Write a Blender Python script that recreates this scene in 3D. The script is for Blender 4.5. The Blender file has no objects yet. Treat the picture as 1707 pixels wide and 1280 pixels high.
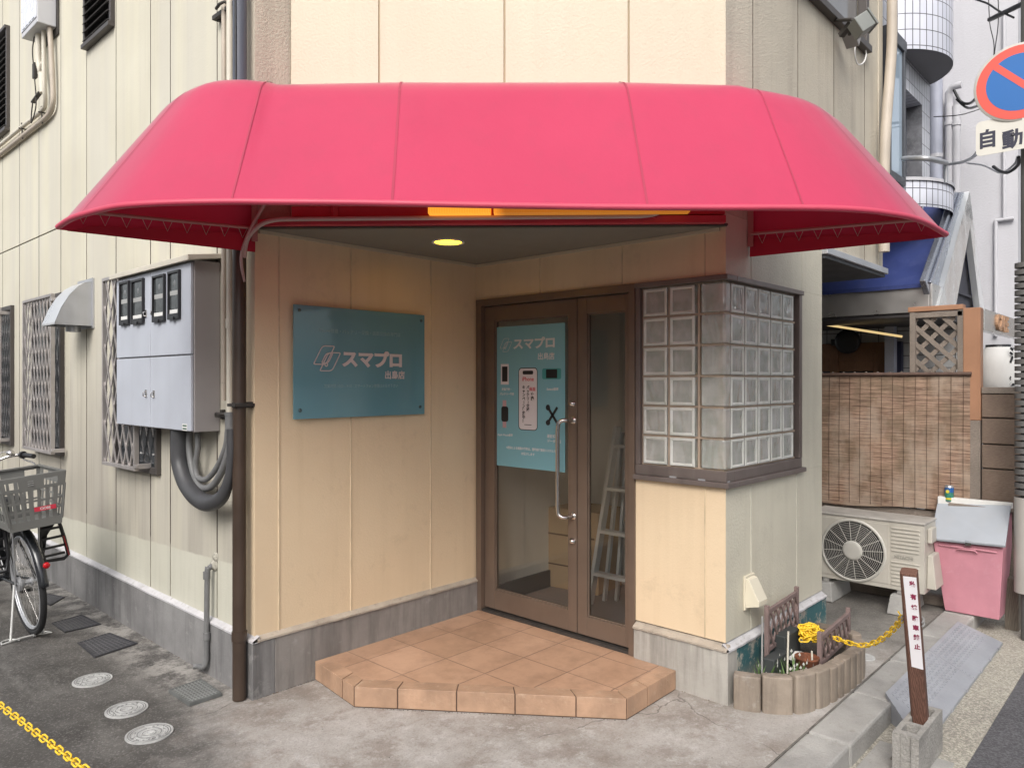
import bpy, math, random
from mathutils import Vector, Matrix
random.seed(7)
R = math.radians
SC = bpy.context.scene
COL = SC.collection

# ------------------------------------------------------------------ camera, sky, sun
HEAD = R(42.9)                      # heading of the camera, from +x (along the side street)
H = 1.6
cd = bpy.data.cameras.new('camera'); cam = bpy.data.objects.new('camera', cd); COL.objects.link(cam)
cam.location = (0, 0, H); cam.rotation_euler = (R(90), 0, HEAD - R(90))
cd.sensor_width = 36; cd.lens = 1236 / 1707 * 36
cd.shift_y = -4 / 1707
cd.clip_start = .05; cd.clip_end = 500
SC.camera = cam
SUN_EL, SUN_AZ = R(43), R(206)      # direction the light comes from, azimuth counted from +x
w = bpy.data.worlds.new('World'); SC.world = w; w.use_nodes = True
nt = w.node_tree; nt.nodes.clear()
out = nt.nodes.new('ShaderNodeOutputWorld'); bg = nt.nodes.new('ShaderNodeBackground')
sky = nt.nodes.new('ShaderNodeTexSky'); sky.sky_type = 'NISHITA'; sky.sun_disc = False
sky.sun_elevation = SUN_EL; sky.sun_rotation = R(90) - SUN_AZ
sky.air_density = 1.0; sky.dust_density = 4.0; sky.ozone_density = 1.0
hs = nt.nodes.new('ShaderNodeHueSaturation'); hs.inputs['Saturation'].default_value = .3
nt.links.new(sky.outputs[0], hs.inputs['Color']); nt.links.new(hs.outputs[0], bg.inputs[0])
bg.inputs[1].default_value = .15
nt.links.new(bg.outputs[0], out.inputs[0])
sd = bpy.data.lights.new('sun', 'SUN'); sd.energy = 1.0; sd.angle = R(28); sd.color = (1, .965, .92)
sun = bpy.data.objects.new('sun', sd); COL.objects.link(sun)
sdir = Vector((math.cos(SUN_AZ) * math.cos(SUN_EL), math.sin(SUN_AZ) * math.cos(SUN_EL), math.sin(SUN_EL)))
sun.rotation_euler = sdir.to_track_quat('Z', 'Y').to_euler(); sun.location = (-3, -3, 9)
SC.view_settings.view_transform = 'Standard'; SC.view_settings.look = 'None'
SC.view_settings.exposure = 0.62; SC.view_settings.gamma = 1

# ------------------------------------------------------------------ survey helpers: photo pixel -> point on a known plane
FW = (math.cos(HEAD), math.sin(HEAD)); RT = (math.sin(HEAD), -math.cos(HEAD))
def ray(px, py):
    X = (px - 853.5) / 1236
    return (FW[0] + X * RT[0], FW[1] + X * RT[1], (636 - py) / 1236)
def G(px, py, z=0.):
    d = ray(px, py); t = (z - H) / d[2]; return Vector((d[0] * t, d[1] * t, z))
def PX(px, py, x):
    d = ray(px, py); t = x / d[0]; return Vector((x, d[1] * t, H + d[2] * t))
def PY(px, py, y):
    d = ray(px, py); t = y / d[1]; return Vector((d[0] * t, y, H + d[2] * t))

# ------------------------------------------------------------------ materials
def lin(c):
    return tuple(((v / 255) / 12.92 if v / 255 <= .04045 else ((v / 255 + .055) / 1.055) ** 2.4) for v in c)
MATS = {}
def mat(name, col, rough=.6, metal=0., var=.12, vs=3., bump=0., bs=60., streak=0., streakcol=(.05, .045, .04), spots=0., spotcol=(.3, .3, .3), spec=.5, coat=0., grain=0., aniso=None):
    if name in MATS: return MATS[name]
    m = bpy.data.materials.new(name); m.use_nodes = True
    n = m.node_tree.nodes; L = m.node_tree.links; b = n['Principled BSDF']
    b.inputs['Roughness'].default_value = rough; b.inputs['Metallic'].default_value = metal
    b.inputs['Specular IOR Level'].default_value = spec; b.inputs['Coat Weight'].default_value = coat
    geo = n.new('ShaderNodeNewGeometry')
    P = geo.outputs['Position']
    def noise(scale, detail=4, vec=None, rgh=.55):
        t = n.new('ShaderNodeTexNoise'); t.inputs['Scale'].default_value = scale; t.inputs['Detail'].default_value = detail
        t.inputs['Roughness'].default_value = rgh; L.new(vec or P, t.inputs['Vector']); return t.outputs['Fac']
    def mapr(v, a, c, d=0., e=1.):
        r = n.new('ShaderNodeMapRange'); r.inputs[1].default_value = a; r.inputs[2].default_value = c
        r.inputs[3].default_value = d; r.inputs[4].default_value = e; L.new(v, r.inputs[0]); return r.outputs[0]
    def mix(f, a, c):
        x = n.new('ShaderNodeMix'); x.data_type = 'RGBA'
        if isinstance(f, float): x.inputs[0].default_value = f
        else: L.new(f, x.inputs[0])
        for k, v in ((6, a), (7, c)):
            if isinstance(v, tuple): x.inputs[k].default_value = (*v, 1)
            else: L.new(v, x.inputs[k])
        return x.outputs[2]
    def scaled(s):
        v = n.new('ShaderNodeVectorMath'); v.operation = 'MULTIPLY'; L.new(P, v.inputs[0]); v.inputs[1].default_value = s; return v.outputs[0]
    lo = tuple(c * (1 - var) for c in col); hi = tuple(min(1, c * (1 + var)) for c in col)
    c = mix(mapr(noise(vs, 6), .3, .7), lo, hi)
    if grain:
        c = mix(mapr(noise(170, 3), .35, .7, 0, grain), c, tuple(v * .35 for v in col))
    if streak:
        c = mix(mapr(noise(1, 5, scaled((9, 9, .7))), .48, .78, 0, streak), c, streakcol)
    if spots:
        c = mix(mapr(noise(vs * 3.3, 7, rgh=.7), .56, .7, 0, spots), c, spotcol)
    L.new(c, b.inputs['Base Color'])
    if rough > .1:
        L.new(mapr(noise(vs * 2, 4), .3, .7, max(.02, rough - .08), min(1, rough + .08)), b.inputs['Roughness'])
    if bump:
        bn = n.new('ShaderNodeBump'); bn.inputs['Strength'].default_value = bump; bn.inputs['Distance'].default_value = .01
        L.new(noise(bs, 4), bn.inputs['Height']); L.new(bn.outputs[0], b.inputs['Normal'])
    MATS[name] = m; m['n'] = 1
    return m
class NT:
    """small node-building helper for the special materials"""
    def __init__(s, name):
        s.m = bpy.data.materials.new(name); s.m.use_nodes = True
        s.n = s.m.node_tree.nodes; s.L = s.m.node_tree.links; s.b = s.n['Principled BSDF']; s.o = s.n['Material Output']
        g = s.n.new('ShaderNodeNewGeometry'); s.P = g.outputs['Position']; s.N = g.outputs['Normal']
        MATS[name] = s.m
    def new(s, t, **k):
        x = s.n.new(t)
        for a, v in k.items(): setattr(x, a, v)
        return x
    def put(s, v, sock):
        if isinstance(v, (int, float)): sock.default_value = v
        elif isinstance(v, tuple): sock.default_value = (*v, 1) if len(sock.default_value) == 4 and len(v) == 3 else v
        else: s.L.new(v, sock)
    def math(s, op, a, b=0., c=0.):
        x = s.new('ShaderNodeMath', operation=op); s.put(a, x.inputs[0]); s.put(b, x.inputs[1]); s.put(c, x.inputs[2]); return x.outputs[0]
    def noise(s, scale, detail=5, vec=None, rgh=.55):
        x = s.new('ShaderNodeTexNoise'); x.inputs['Scale'].default_value = scale; x.inputs['Detail'].default_value = detail
        x.inputs['Roughness'].default_value = rgh; s.L.new(vec or s.P, x.inputs['Vector']); return x.outputs['Fac']
    def mr(s, v, a, b, c=0., d=1.):
        x = s.new('ShaderNodeMapRange'); s.put(v, x.inputs[0])
        for i, q in enumerate((a, b, c, d)): x.inputs[i + 1].default_value = q
        return x.outputs[0]
    def mix(s, f, a, b):
        x = s.new('ShaderNodeMix', data_type='RGBA'); s.put(f, x.inputs[0]); s.put(a, x.inputs[6]); s.put(b, x.inputs[7]); return x.outputs[2]
    def sc(s, v):
        x = s.new('ShaderNodeVectorMath', operation='MULTIPLY'); s.L.new(s.P, x.inputs[0]); x.inputs[1].default_value = v; return x.outputs[0]
    def xyz(s):
        x = s.new('ShaderNodeSeparateXYZ'); s.L.new(s.P, x.inputs[0]); return x.outputs
    def bump(s, h, st, dist=.01):
        x = s.new('ShaderNodeBump'); x.inputs['Strength'].default_value = st; x.inputs['Distance'].default_value = dist
        s.put(h, x.inputs['Height']); s.L.new(x.outputs[0], s.b.inputs['Normal'])
    def fin(s, col, rough=.7):
        s.put(col, s.b.inputs['Base Color']); s.put(rough, s.b.inputs['Roughness']); return s.m

# street wall: weathered grey beige board, cleaner repainted band low down
def street_wall():
    t = NT('weathered siding'); x, y, z = t.xyz()
    base = t.mix(t.mr(t.noise(1.3, 6), .3, .7), (.55, .515, .405), (.63, .60, .485))
    base = t.mix(t.mr(t.noise(1, 3, t.sc((3.2, 3.2, .08))), .4, .6, 0, .45), base, (.50, .475, .43))
    low = t.mr(z, 2.5, .9, .0, 1.)
    # soot washed down in narrow runs below the eaves, windows and boxes
    gr = t.mr(t.noise(1, 7, t.sc((26, 26, .8)), .6), .50, .72, 0, .55)
    wide = t.mr(t.noise(1, 5, t.sc((2.6, 2.6, .5))), .42, .60, .25, 1.)
    base = t.mix(t.math('MULTIPLY', t.math('MULTIPLY', gr, wide), t.math('ADD', t.math('MULTIPLY', low, 1.1), .18)), base, (.16, .13, .105))
    base = t.mix(t.math('MULTIPLY', t.math('MULTIPLY', t.mr(wide, .25, 1., .55, 1.), low), .78), base, (.335, .305, .26))
    base = t.mix(t.mr(t.noise(6, 8, rgh=.8), .62, .72, 0, .3), base, (.35, .32, .26))
    edge = t.math('ADD', z, t.math('MULTIPLY', t.math('SUBTRACT', y, 3.5), .035))
    edge = t.math('ADD', edge, t.math('MULTIPLY', t.noise(9, 3), .02))
    clean = t.mix(t.mr(t.noise(2.2, 5), .3, .7), (.50, .485, .40), (.555, .54, .455))
    clean = t.mix(t.mr(t.noise(1, 6, t.sc((20, 20, 1.5)), .65), .52, .75, 0, .3), clean, (.36, .345, .29))
    onleft = t.math('LESS_THAN', x, 2.0)
    f = t.math('MULTIPLY', t.mr(edge, .662, .652), onleft)
    c = t.mix(f, base, clean)
    t.bump(t.math('ADD', t.noise(70, 5, rgh=.7), t.math('MULTIPLY', t.noise(1, 2, t.sc((4, 4, 200))), .3)), .35, .004)
    return t.fin(c, .75)
WALL = street_wall()
def cream_wall():
    t = NT('cream painted board'); x, y, z = t.xyz()
    base = t.mix(t.mr(t.noise(1.1, 6), .3, .7), (.665, .515, .345), (.735, .59, .405))
    base = t.mix(t.mr(t.noise(1, 6, t.sc((10, 10, .5))), .5, .8, 0, .30), base, (.50, .37, .22))
    base = t.mix(t.mr(t.noise(5, 8, rgh=.75), .57, .72, 0, .28), base, (.40, .30, .19))
    t.bump(t.math('ADD', t.noise(90, 5, rgh=.7), t.math('MULTIPLY', t.noise(7, 4), .8)), .4, .004)
    return t.fin(base, .5)
CREAM = cream_wall()
PALE = mat('pale painted board', (.56, .53, .43), .6, var=.08, vs=2, bump=.35, bs=85, streak=.30, streakcol=(.33, .29, .23), spots=.25, spotcol=(.42, .39, .31))
UPPER = mat('upper cream board', (.58, .515, .395), .6, var=.06, vs=1.5, bump=.3, bs=75, streak=.18, streakcol=(.45, .38, .28))
UPPERR = mat('upper side board', (.52, .47, .38), .7, var=.10, vs=2, bump=.5, bs=95, streak=.42, streakcol=(.25, .21, .17))
JOINT = mat('joint sealant', (.10, .08, .06), .8, var=.3, vs=9)
def jointmat():
    t = NT('street joint'); x, y, z = t.xyz()
    return t.fin(t.mix(t.mr(z, .64, .62), (.075, .06, .048), (.30, .285, .23)), .8)
JOINTS = jointmat()
JOINTC = mat('painted joint', (.58, .46, .31), .6, var=.15, vs=9)
def plinth_mat(name, a, b, green=0.):
    t = NT(name); x, y, z = t.xyz()
    c = t.mix(t.mr(t.noise(2.4, 7, rgh=.65), .3, .7), a, b)
    c = t.mix(t.mr(t.noise(1, 6, t.sc((11, 11, 1.1)), .65), .47, .72, 0, .6), c, tuple(v * .38 for v in a))
    c = t.mix(t.mr(t.noise(11, 8, rgh=.75), .58, .68, 0, .3), c, (.42, .41, .39))
    if green:
        g = t.math('MULTIPLY', t.mr(z, .02, .16), t.mr(t.noise(6, 8, rgh=.75), .44, .50))
        c = t.mix(g, c, (.035, .115, .125))
        c = t.mix(t.mr(t.noise(40, 8, rgh=.8), .62, .66, 0, .8), c, (.30, .33, .32))
    t.bump(t.noise(45, 6, rgh=.7), .5, .005)
    return t.fin(c, .8)
PLINTH = plinth_mat('plinth concrete', (.155, .15, .15), (.27, .265, .26))
PLINTHW = plinth_mat('recess plinth concrete', (.19, .175, .165), (.29, .27, .25))
PLINTHL = plinth_mat('pale plinth concrete', (.31, .29, .26), (.45, .43, .39))
PLINTHG = plinth_mat('teal painted plinth', (.30, .28, .24), (.42, .40, .34), 1.)
LEDGE = mat('white ledge paint', (.52, .51, .52), .6, var=.15, vs=8, spots=.7, spotcol=(.25, .23, .20), bump=.4, bs=60)
LEDGEC = mat('cream ledge', (.38, .33, .27), .7, var=.2, vs=8, spots=.5, spotcol=(.15, .13, .11), bump=.5, bs=60)
FRAME = mat('brown aluminium', (.175, .128, .098), .38, metal=.35, var=.10, vs=5, streak=.15, streakcol=(.2, .16, .13))
FRAMEG = mat('grey brown aluminium', (.17, .14, .128), .42, metal=.35, var=.15, vs=6, streak=.3, streakcol=(.30, .27, .25))
SOFFIT = mat('olive grey soffit', (.22, .205, .175), .6, var=.06, vs=2)
STEEL = mat('brushed steel', (.72, .70, .68), .18, metal=1, var=.05)
CHROME = mat('mirror steel', (.78, .79, .80), .05, metal=1, var=.03, bump=.0)
GALV = mat('galvanised steel', (.50, .51, .53), .42, metal=.6, var=.10, vs=6, streak=.2, streakcol=(.35, .34, .33))
BOXBLUE = mat('pale blue grey enamel', (.46, .485, .54), .42, var=.05, vs=4, streak=.22, streakcol=(.33, .34, .38), spots=.1, spotcol=(.3, .3, .33))
BOXSIDE = mat('pale enamel side', (.30, .28, .275), .45, var=.05, vs=4, streak=.15, streakcol=(.3, .27, .27))
BLACKP = mat('black plastic', (.015, .015, .017), .35, var=.1)
DKGREY = mat('dark grey plastic', (.055, .055, .058), .5, var=.15, vs=10)
GREYP = mat('grey plastic', (.30, .30, .29), .5, var=.1, vs=8)
WHITEP = mat('white plastic', (.74, .73, .70), .45, var=.05, streak=.15, streakcol=(.5, .48, .43))
IVORY = mat('ivory plastic', (.60, .56, .47), .5, var=.08, streak=.35, streakcol=(.35, .3, .24))
BROWNPIPE = mat('brown pvc', (.052, .034, .024), .38, var=.15, vs=5, streak=.35, streakcol=(.10, .075, .055))
SLATEPIPE = mat('slate blue cover', (.085, .095, .12), .5, var=.1)
GREYPIPE = mat('grey pvc', (.155, .155, .155), .5, var=.15, vs=8, spots=.2, spotcol=(.35, .34, .32))
BEIGEPIPE = mat('beige pvc', (.46, .40, .33), .55, var=.1, vs=6, streak=.4, streakcol=(.3, .24, .18))
RUST = mat('rust', (.16, .055, .025), .85, var=.4, vs=30, bump=.6, bs=90)
IRON = mat('dark iron', (.06, .055, .05), .6, metal=.4, var=.3, vs=20, spots=.4, spotcol=(.12, .05, .03))
SASH = mat('bronze sash', (.09, .08, .075), .45, metal=.4, var=.1)
LATT = mat('tarnished aluminium bars', (.46, .43, .415), .4, metal=.55, var=.12, vs=9, streak=.3, streakcol=(.2, .17, .15))
def fabric(name, col, back):
    t = NT(name)
    d = t.new('ShaderNodeBsdfDiffuse'); tr = t.new('ShaderNodeBsdfTranslucent'); gl = t.new('ShaderNodeBsdfGlossy')
    c = t.mix(t.mr(t.noise(1.6, 5), .3, .7), tuple(v * .93 for v in col), col)
    c = t.mix(t.mr(t.noise(1, 6, t.sc((8, 8, 1.1)), .65), .5, .75, 0, .22), c, tuple(v * .62 + .03 for v in col)); c = t.mix(t.mr(t.noise(55, 3), .68, .74, 0, .35), c, tuple(v * .6 + .05 for v in col))
    t.put(c, d.inputs[0]); t.put(back, tr.inputs[0]); gl.inputs['Roughness'].default_value = .38
    wv = t.new('ShaderNodeBump'); wv.inputs['Strength'].default_value = .12; wv.inputs['Distance'].default_value = .002
    t.put(t.noise(420, 2), wv.inputs['Height'])
    lw = t.new('ShaderNodeBump'); lw.inputs['Strength'].default_value = .25; lw.inputs['Distance'].default_value = .03
    t.put(t.math('ADD', t.noise(2.6, 2), t.math('MULTIPLY', t.noise(1, 4, t.sc((9, 9, 2.0)), .6), .35)), lw.inputs['Height']); t.L.new(wv.outputs[0], lw.inputs['Normal'])
    for q in (d, gl): t.L.new(lw.outputs[0], q.inputs['Normal'])
    m1 = t.new('ShaderNodeMixShader'); m1.inputs[0].default_value = .20
    t.L.new(d.outputs[0], m1.inputs[1]); t.L.new(tr.outputs[0], m1.inputs[2])
    lwt = t.new('ShaderNodeFresnel'); lwt.inputs[0].default_value = 1.42
    m2 = t.new('ShaderNodeMixShader'); t.L.new(t.math('MULTIPLY', lwt.outputs[0], .65), m2.inputs[0])
    t.L.new(m1.outputs[0], m2.inputs[1]); t.L.new(gl.outputs[0], m2.inputs[2]); t.L.new(m2.outputs[0], t.o.inputs[0])
    return t.m
RED = fabric('awning vinyl', (.58, .060, .130), (.40, .002, .014))
REDD = mat('red seam', (.36, .03, .07), .6, var=.1)
REDB = mat('red painted beam', (.50, .045, .07), .5, var=.15, vs=4)
REDBAR = mat('red covered bar', (.55, .06, .11), .5, var=.1)
RAIL = mat('dull pink rail', (.42, .20, .19), .45, metal=.2, var=.1)
PINKPIPE = mat('flexible conduit', (.50, .40, .38), .5, var=.1)
def glass(name, tint, ior=1.5, rough=.0):
    t = NT(name)
    tr = t.new('ShaderNodeBsdfTransparent'); t.put(tint, tr.inputs[0])
    gl = t.new('ShaderNodeBsdfGlossy'); gl.inputs['Roughness'].default_value = rough
    fr = t.new('ShaderNodeFresnel'); fr.inputs[0].default_value = ior
    mx = t.new('ShaderNodeMixShader'); t.L.new(fr.outputs[0], mx.inputs[0]); t.L.new(tr.outputs[0], mx.inputs[1]); t.L.new(gl.outputs[0], mx.inputs[2])
    t.L.new(mx.outputs[0], t.o.inputs[0]); return t.m
GLASS = glass('door glass', (.95, .95, .93), 1.38)
WGLASS = mat('dark window glass', (.03, .035, .04), .06, var=.2, spec=.8)
def blockglass(name, trans, ca, cb_, rough, bmp):
    t = NT(name)
    oi = t.new('ShaderNodeObjectInfo'); rnd = oi.outputs['Random']
    t.b.inputs['Transmission Weight'].default_value = trans; t.b.inputs['IOR'].default_value = 1.45
    off = t.new('ShaderNodeVectorMath', operation='SCALE'); off.inputs[0].default_value = (7, 3, 5); t.put(rnd, off.inputs['Scale'])
    ad = t.new('ShaderNodeVectorMath', operation='ADD'); t.L.new(t.P, ad.inputs[0]); t.L.new(off.outputs[0], ad.inputs[1])
    c = t.mix(t.mr(t.noise(11, 3, ad.outputs[0]), .35, .65), ca, cb_)
    c = t.mix(t.math('MULTIPLY', rnd, .35), c, (.62, .60, .54))
    st_ = t.new('ShaderNodeVectorMath', operation='MULTIPLY'); t.L.new(ad.outputs[0], st_.inputs[0]); st_.inputs[1].default_value = (1, 1, .35)
    t.bump(t.math('SINE', t.math('MULTIPLY', t.noise(9, 1, st_.outputs[0]), 30)), bmp, .006)
    return t.fin(c, rough)
BGLASS = blockglass('rippled block glass', .66, (.70, .74, .68), (1., 1., .97), .02, .28)
BRIM = blockglass('pale block rim', .36, (.76, .78, .72), (.95, .96, .92), .03, .08)
MORTAR = mat('grey mortar', (.40, .31, .235), .7, var=.12, vs=20, streak=.2)
def emit(name, col, s):
    t = NT(name); t.put(col, t.b.inputs['Emission Color']); t.b.inputs['Emission Strength'].default_value = s
    return t.fin(col, .5)
DOWN = emit('lit lamp lens', (1, .82, .09), 1.35)
TEAL = mat('teal acrylic', (.135, .29, .345), .05, var=.04, vs=2, spec=.7)
POSTER = mat('teal poster paper', (.20, .43, .50), .55, var=.03)
PWHITE = mat('white print', (.66, .66, .66), .5, var=.02)
PPINK = mat('raised pale letters', (.62, .56, .57), .4, var=.03)
PSHAD = mat('letter sides', (.30, .10, .09), .5, var=.05)
PBLACK = mat('black print', (.012, .012, .014), .5, var=.02)
PRED = mat('red print', (.55, .03, .06), .5, var=.02)
SCREEN = mat('phone screen white', (.70, .66, .68), .5, var=.02)
YEL = mat('yellow chain plastic', (.85, .56, .035), .45, var=.12, vs=20, spots=.2, spotcol=(.35, .2, .03))
CARD = mat('cardboard', (.52, .36, .22), .85, var=.06)
CONC = mat('rough concrete', (.34, .325, .30), .9, var=.2, vs=8, bump=.9, bs=70, spots=.4, spotcol=(.17, .16, .14), grain=.4)
def woodmat(name, a, b, sx=(1, 1, 12), rough=.7, rings=6.):
    t = NT(name)
    wv = t.new('ShaderNodeTexWave', wave_type='BANDS', bands_direction='DIAGONAL'); wv.inputs['Scale'].default_value = rings
    wv.inputs['Distortion'].default_value = 7; wv.inputs['Detail'].default_value = 4; wv.inputs['Detail Scale'].default_value = 1.2
    t.L.new(t.sc(sx), wv.inputs['Vector'])
    c = t.mix(wv.outputs['Fac'], a, b)
    c = t.mix(t.mr(t.noise(4, 5), .4, .75, 0, .5), c, tuple(v * .55 for v in a))
    t.bump(wv.outputs['Fac'], .3, .003); return t.fin(c, rough)
WOODPOST = woodmat('stained post wood', (.10, .045, .03), (.20, .10, .07), (14, 14, 1.6))
WOODGREY = woodmat('weathered grey wood', (.17, .135, .11), (.31, .26, .215), (3, 3, 26))
WOODOR = mat('orange stained wood', (.36, .185, .105), .6, var=.12, vs=6, streak=.25, streakcol=(.3, .14, .07))
WOODDOOR = woodmat('brown door wood', (.16, .075, .035), (.24, .12, .06), (20, 20, 1))
PLANK = woodmat('weathered fence plank', (.13, .085, .06), (.25, .185, .14), (2, 2, 22))
MAUVE = mat('mauve brown lattice plastic', (.19, .135, .125), .7, var=.2, vs=14, bump=.4)
def road(name, a, b, grain):
    t = NT(name)
    c = t.mix(t.mr(t.noise(1.7, 7, rgh=.6), .3, .7), a, b)
    vo = t.new('ShaderNodeTexVoronoi'); vo.inputs['Scale'].default_value = 130; t.L.new(t.P, vo.inputs['Vector'])
    c = t.mix(t.mr(vo.outputs['Color'], .3, .9, 0, grain), c, tuple(min(1, v * 2.4) for v in b))
    t.bump(vo.outputs['Distance'], .8, .004); return t.fin(c, .85)
ASPH = road('asphalt', (.045, .044, .048), (.085, .083, .088), .5)
GRAVEL = road('exposed aggregate concrete', (.20, .185, .16), (.30, .28, .235), .5)
def yard():
    t = NT('yard concrete'); x, y, z = t.xyz()
    def speck(c, lo, hi, amt, dark, lite):
        v = t.new('ShaderNodeTexVoronoi'); v.inputs['Scale'].default_value = 150; t.L.new(t.P, v.inputs['Vector'])
        sp_ = t.new('ShaderNodeSeparateColor'); t.L.new(v.outputs['Color'], sp_.inputs[0])
        c = t.mix(t.mr(sp_.outputs[0], .75, .95, 0, amt), c, lite); return t.mix(t.mr(sp_.outputs[1], .75, .95, 0, amt), c, dark)
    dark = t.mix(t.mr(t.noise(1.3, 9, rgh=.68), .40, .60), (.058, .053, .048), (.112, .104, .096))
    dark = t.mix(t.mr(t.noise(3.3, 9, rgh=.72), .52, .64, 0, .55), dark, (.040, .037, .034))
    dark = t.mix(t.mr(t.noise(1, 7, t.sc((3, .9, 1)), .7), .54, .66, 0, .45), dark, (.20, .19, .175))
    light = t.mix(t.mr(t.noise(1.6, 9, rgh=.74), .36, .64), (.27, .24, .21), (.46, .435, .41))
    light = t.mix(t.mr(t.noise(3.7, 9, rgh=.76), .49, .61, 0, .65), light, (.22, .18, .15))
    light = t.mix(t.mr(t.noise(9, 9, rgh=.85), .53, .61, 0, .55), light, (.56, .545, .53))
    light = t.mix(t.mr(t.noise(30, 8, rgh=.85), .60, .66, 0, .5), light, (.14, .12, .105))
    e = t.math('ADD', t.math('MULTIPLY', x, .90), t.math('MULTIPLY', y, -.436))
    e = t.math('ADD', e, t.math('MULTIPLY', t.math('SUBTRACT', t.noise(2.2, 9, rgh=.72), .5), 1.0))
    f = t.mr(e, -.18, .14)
    nr = t.math('MULTIPLY', t.mr(x, 1.48, 1.72), t.mr(t.noise(6, 9, rgh=.78), .44, .56, 0, .9))
    nr = t.math('MULTIPLY', nr, t.math('GREATER_THAN', y, 3.45))
    dark = t.mix(nr, dark, (.36, .34, .31))
    grey = t.mix(t.mr(t.noise(3, 8, rgh=.7), .38, .62), (.13, .12, .108), (.235, .22, .195))
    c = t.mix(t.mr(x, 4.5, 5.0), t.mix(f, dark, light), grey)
    # hairline cracks
    dn = t.new('ShaderNodeTexNoise'); dn.inputs['Scale'].default_value = 3; dn.inputs['Detail'].default_value = 6; t.L.new(t.P, dn.inputs['Vector'])
    sv = t.new('ShaderNodeVectorMath', operation='SCALE'); sv.inputs['Scale'].default_value = .35; t.L.new(dn.outputs['Color'], sv.inputs[0])
    av = t.new('ShaderNodeVectorMath', operation='ADD'); t.L.new(t.P, av.inputs[0]); t.L.new(sv.outputs[0], av.inputs[1])
    vo = t.new('ShaderNodeTexVoronoi', feature='DISTANCE_TO_EDGE'); vo.inputs['Scale'].default_value = .75; t.L.new(av.outputs[0], vo.inputs['Vector'])
    c = t.mix(t.math('MULTIPLY', t.mr(vo.outputs['Distance'], .0035, .0012), t.mr(t.noise(1.1, 3), .45, .55, 0, .65)), c, (.07, .06, .05))
    c = speck(c, 0, 0, .20, (.10, .09, .08), (.50, .48, .45))
    t.bump(t.math('ADD', t.noise(60, 9, rgh=.8), t.math('MULTIPLY', t.noise(8, 5), 1.2)), .7, .008); return t.fin(c, t.mr(t.noise(3, 6), .3, .7, .5, .85))
YARD = yard()
KERB = mat('kerb concrete', (.35, .34, .32), .85, var=.2, vs=5, bump=.5, bs=70, spots=.45, spotcol=(.22, .20, .175), streak=.0, grain=.2)
def tilemat(name, c1, c2, mo, w, h, ms, axes='xz', rough=.45, var=.1):
    t = NT(name); x, y, z = t.xyz(); cb = t.new('ShaderNodeCombineXYZ')
    mp = {'x': x, 'y': y, 'z': z}
    t.put(mp[axes[0]], cb.inputs[0]); t.put(mp[axes[1]], cb.inputs[1])
    br = t.new('ShaderNodeTexBrick', offset=0.); br.inputs['Scale'].default_value = 1
    br.inputs['Brick Width'].default_value = w; br.inputs['Row Height'].default_value = h; br.inputs['Mortar Size'].default_value = ms
    br.inputs['Mortar Smooth'].default_value = .2; br.inputs['Bias'].default_value = 0
    t.L.new(cb.outputs[0], br.inputs['Vector'])
    t.put(c1, br.inputs['Color1']); t.put(c2, br.inputs['Color2']); t.put(mo, br.inputs['Mortar'])
    c = t.mix(t.mr(t.noise(5, 8, rgh=.72), .45, .66, 0, var * 3), br.outputs['Color'], tuple(v * .58 for v in c1)); c = t.mix(t.mr(t.noise(2.2, 8, rgh=.7), .5, .64, 0, var * 2), c, tuple(min(1, v * 1.25 + .04) for v in c2))
    t.bump(t.math('SUBTRACT', 1., br.outputs['Fac']), .5, .004); return t.fin(c, rough)
TERRA = tilemat('terracotta floor tile', (.41, .25, .16), (.47, .29, .19), (.17, .11, .08), .3, .3, .003, 'xy', .42, .18)
TERRAE = mat('terracotta edge tile', (.41, .26, .17), .5, var=.28, vs=5, spots=.6, spotcol=(.50, .37, .26), bump=.35, streak=.4, streakcol=(.17, .11, .075))
TILEX = tilemat('white wall tile', (.55, .56, .60), (.60, .61, .65), (.10, .10, .11), .075, .14, .004, 'xz')
TILEY = tilemat('white wall tile facing street', (.50, .50, .50), (.56, .56, .55), (.08, .075, .07), .16, .115, .004, 'yz')
CEMENT = mat('pale rendered wall', (.56, .555, .58), .8, var=.06, vs=1.2, bump=.3, bs=50, streak=.15, streakcol=(.4, .39, .4))
CREAMTRIM = mat('plain trim', (.48, .455, .38), .6, var=.08, streak=.35, streakcol=(.25, .2, .15))
BLUE = mat('blue tarpaulin roof', (.035, .052, .175), .4, var=.18, vs=3, spots=.25, spotcol=(.10, .12, .27), streak=.25, streakcol=(.12, .14, .28))
PINK = mat('faded pink plastic', (.56, .245, .295), .45, var=.10, vs=5, spots=.35, spotcol=(.62, .36, .40), streak=.35, streakcol=(.45, .17, .20))
ACW = mat('aged ivory metal', (.50, .47, .41), .5, var=.08, vs=5, streak=.35, streakcol=(.32, .28, .22))
INTW = mat('room wallpaper', (.80, .77, .72), .8, var=.04)
INTF = mat('room floor', (.22, .21, .22), .6, var=.2)

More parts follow.
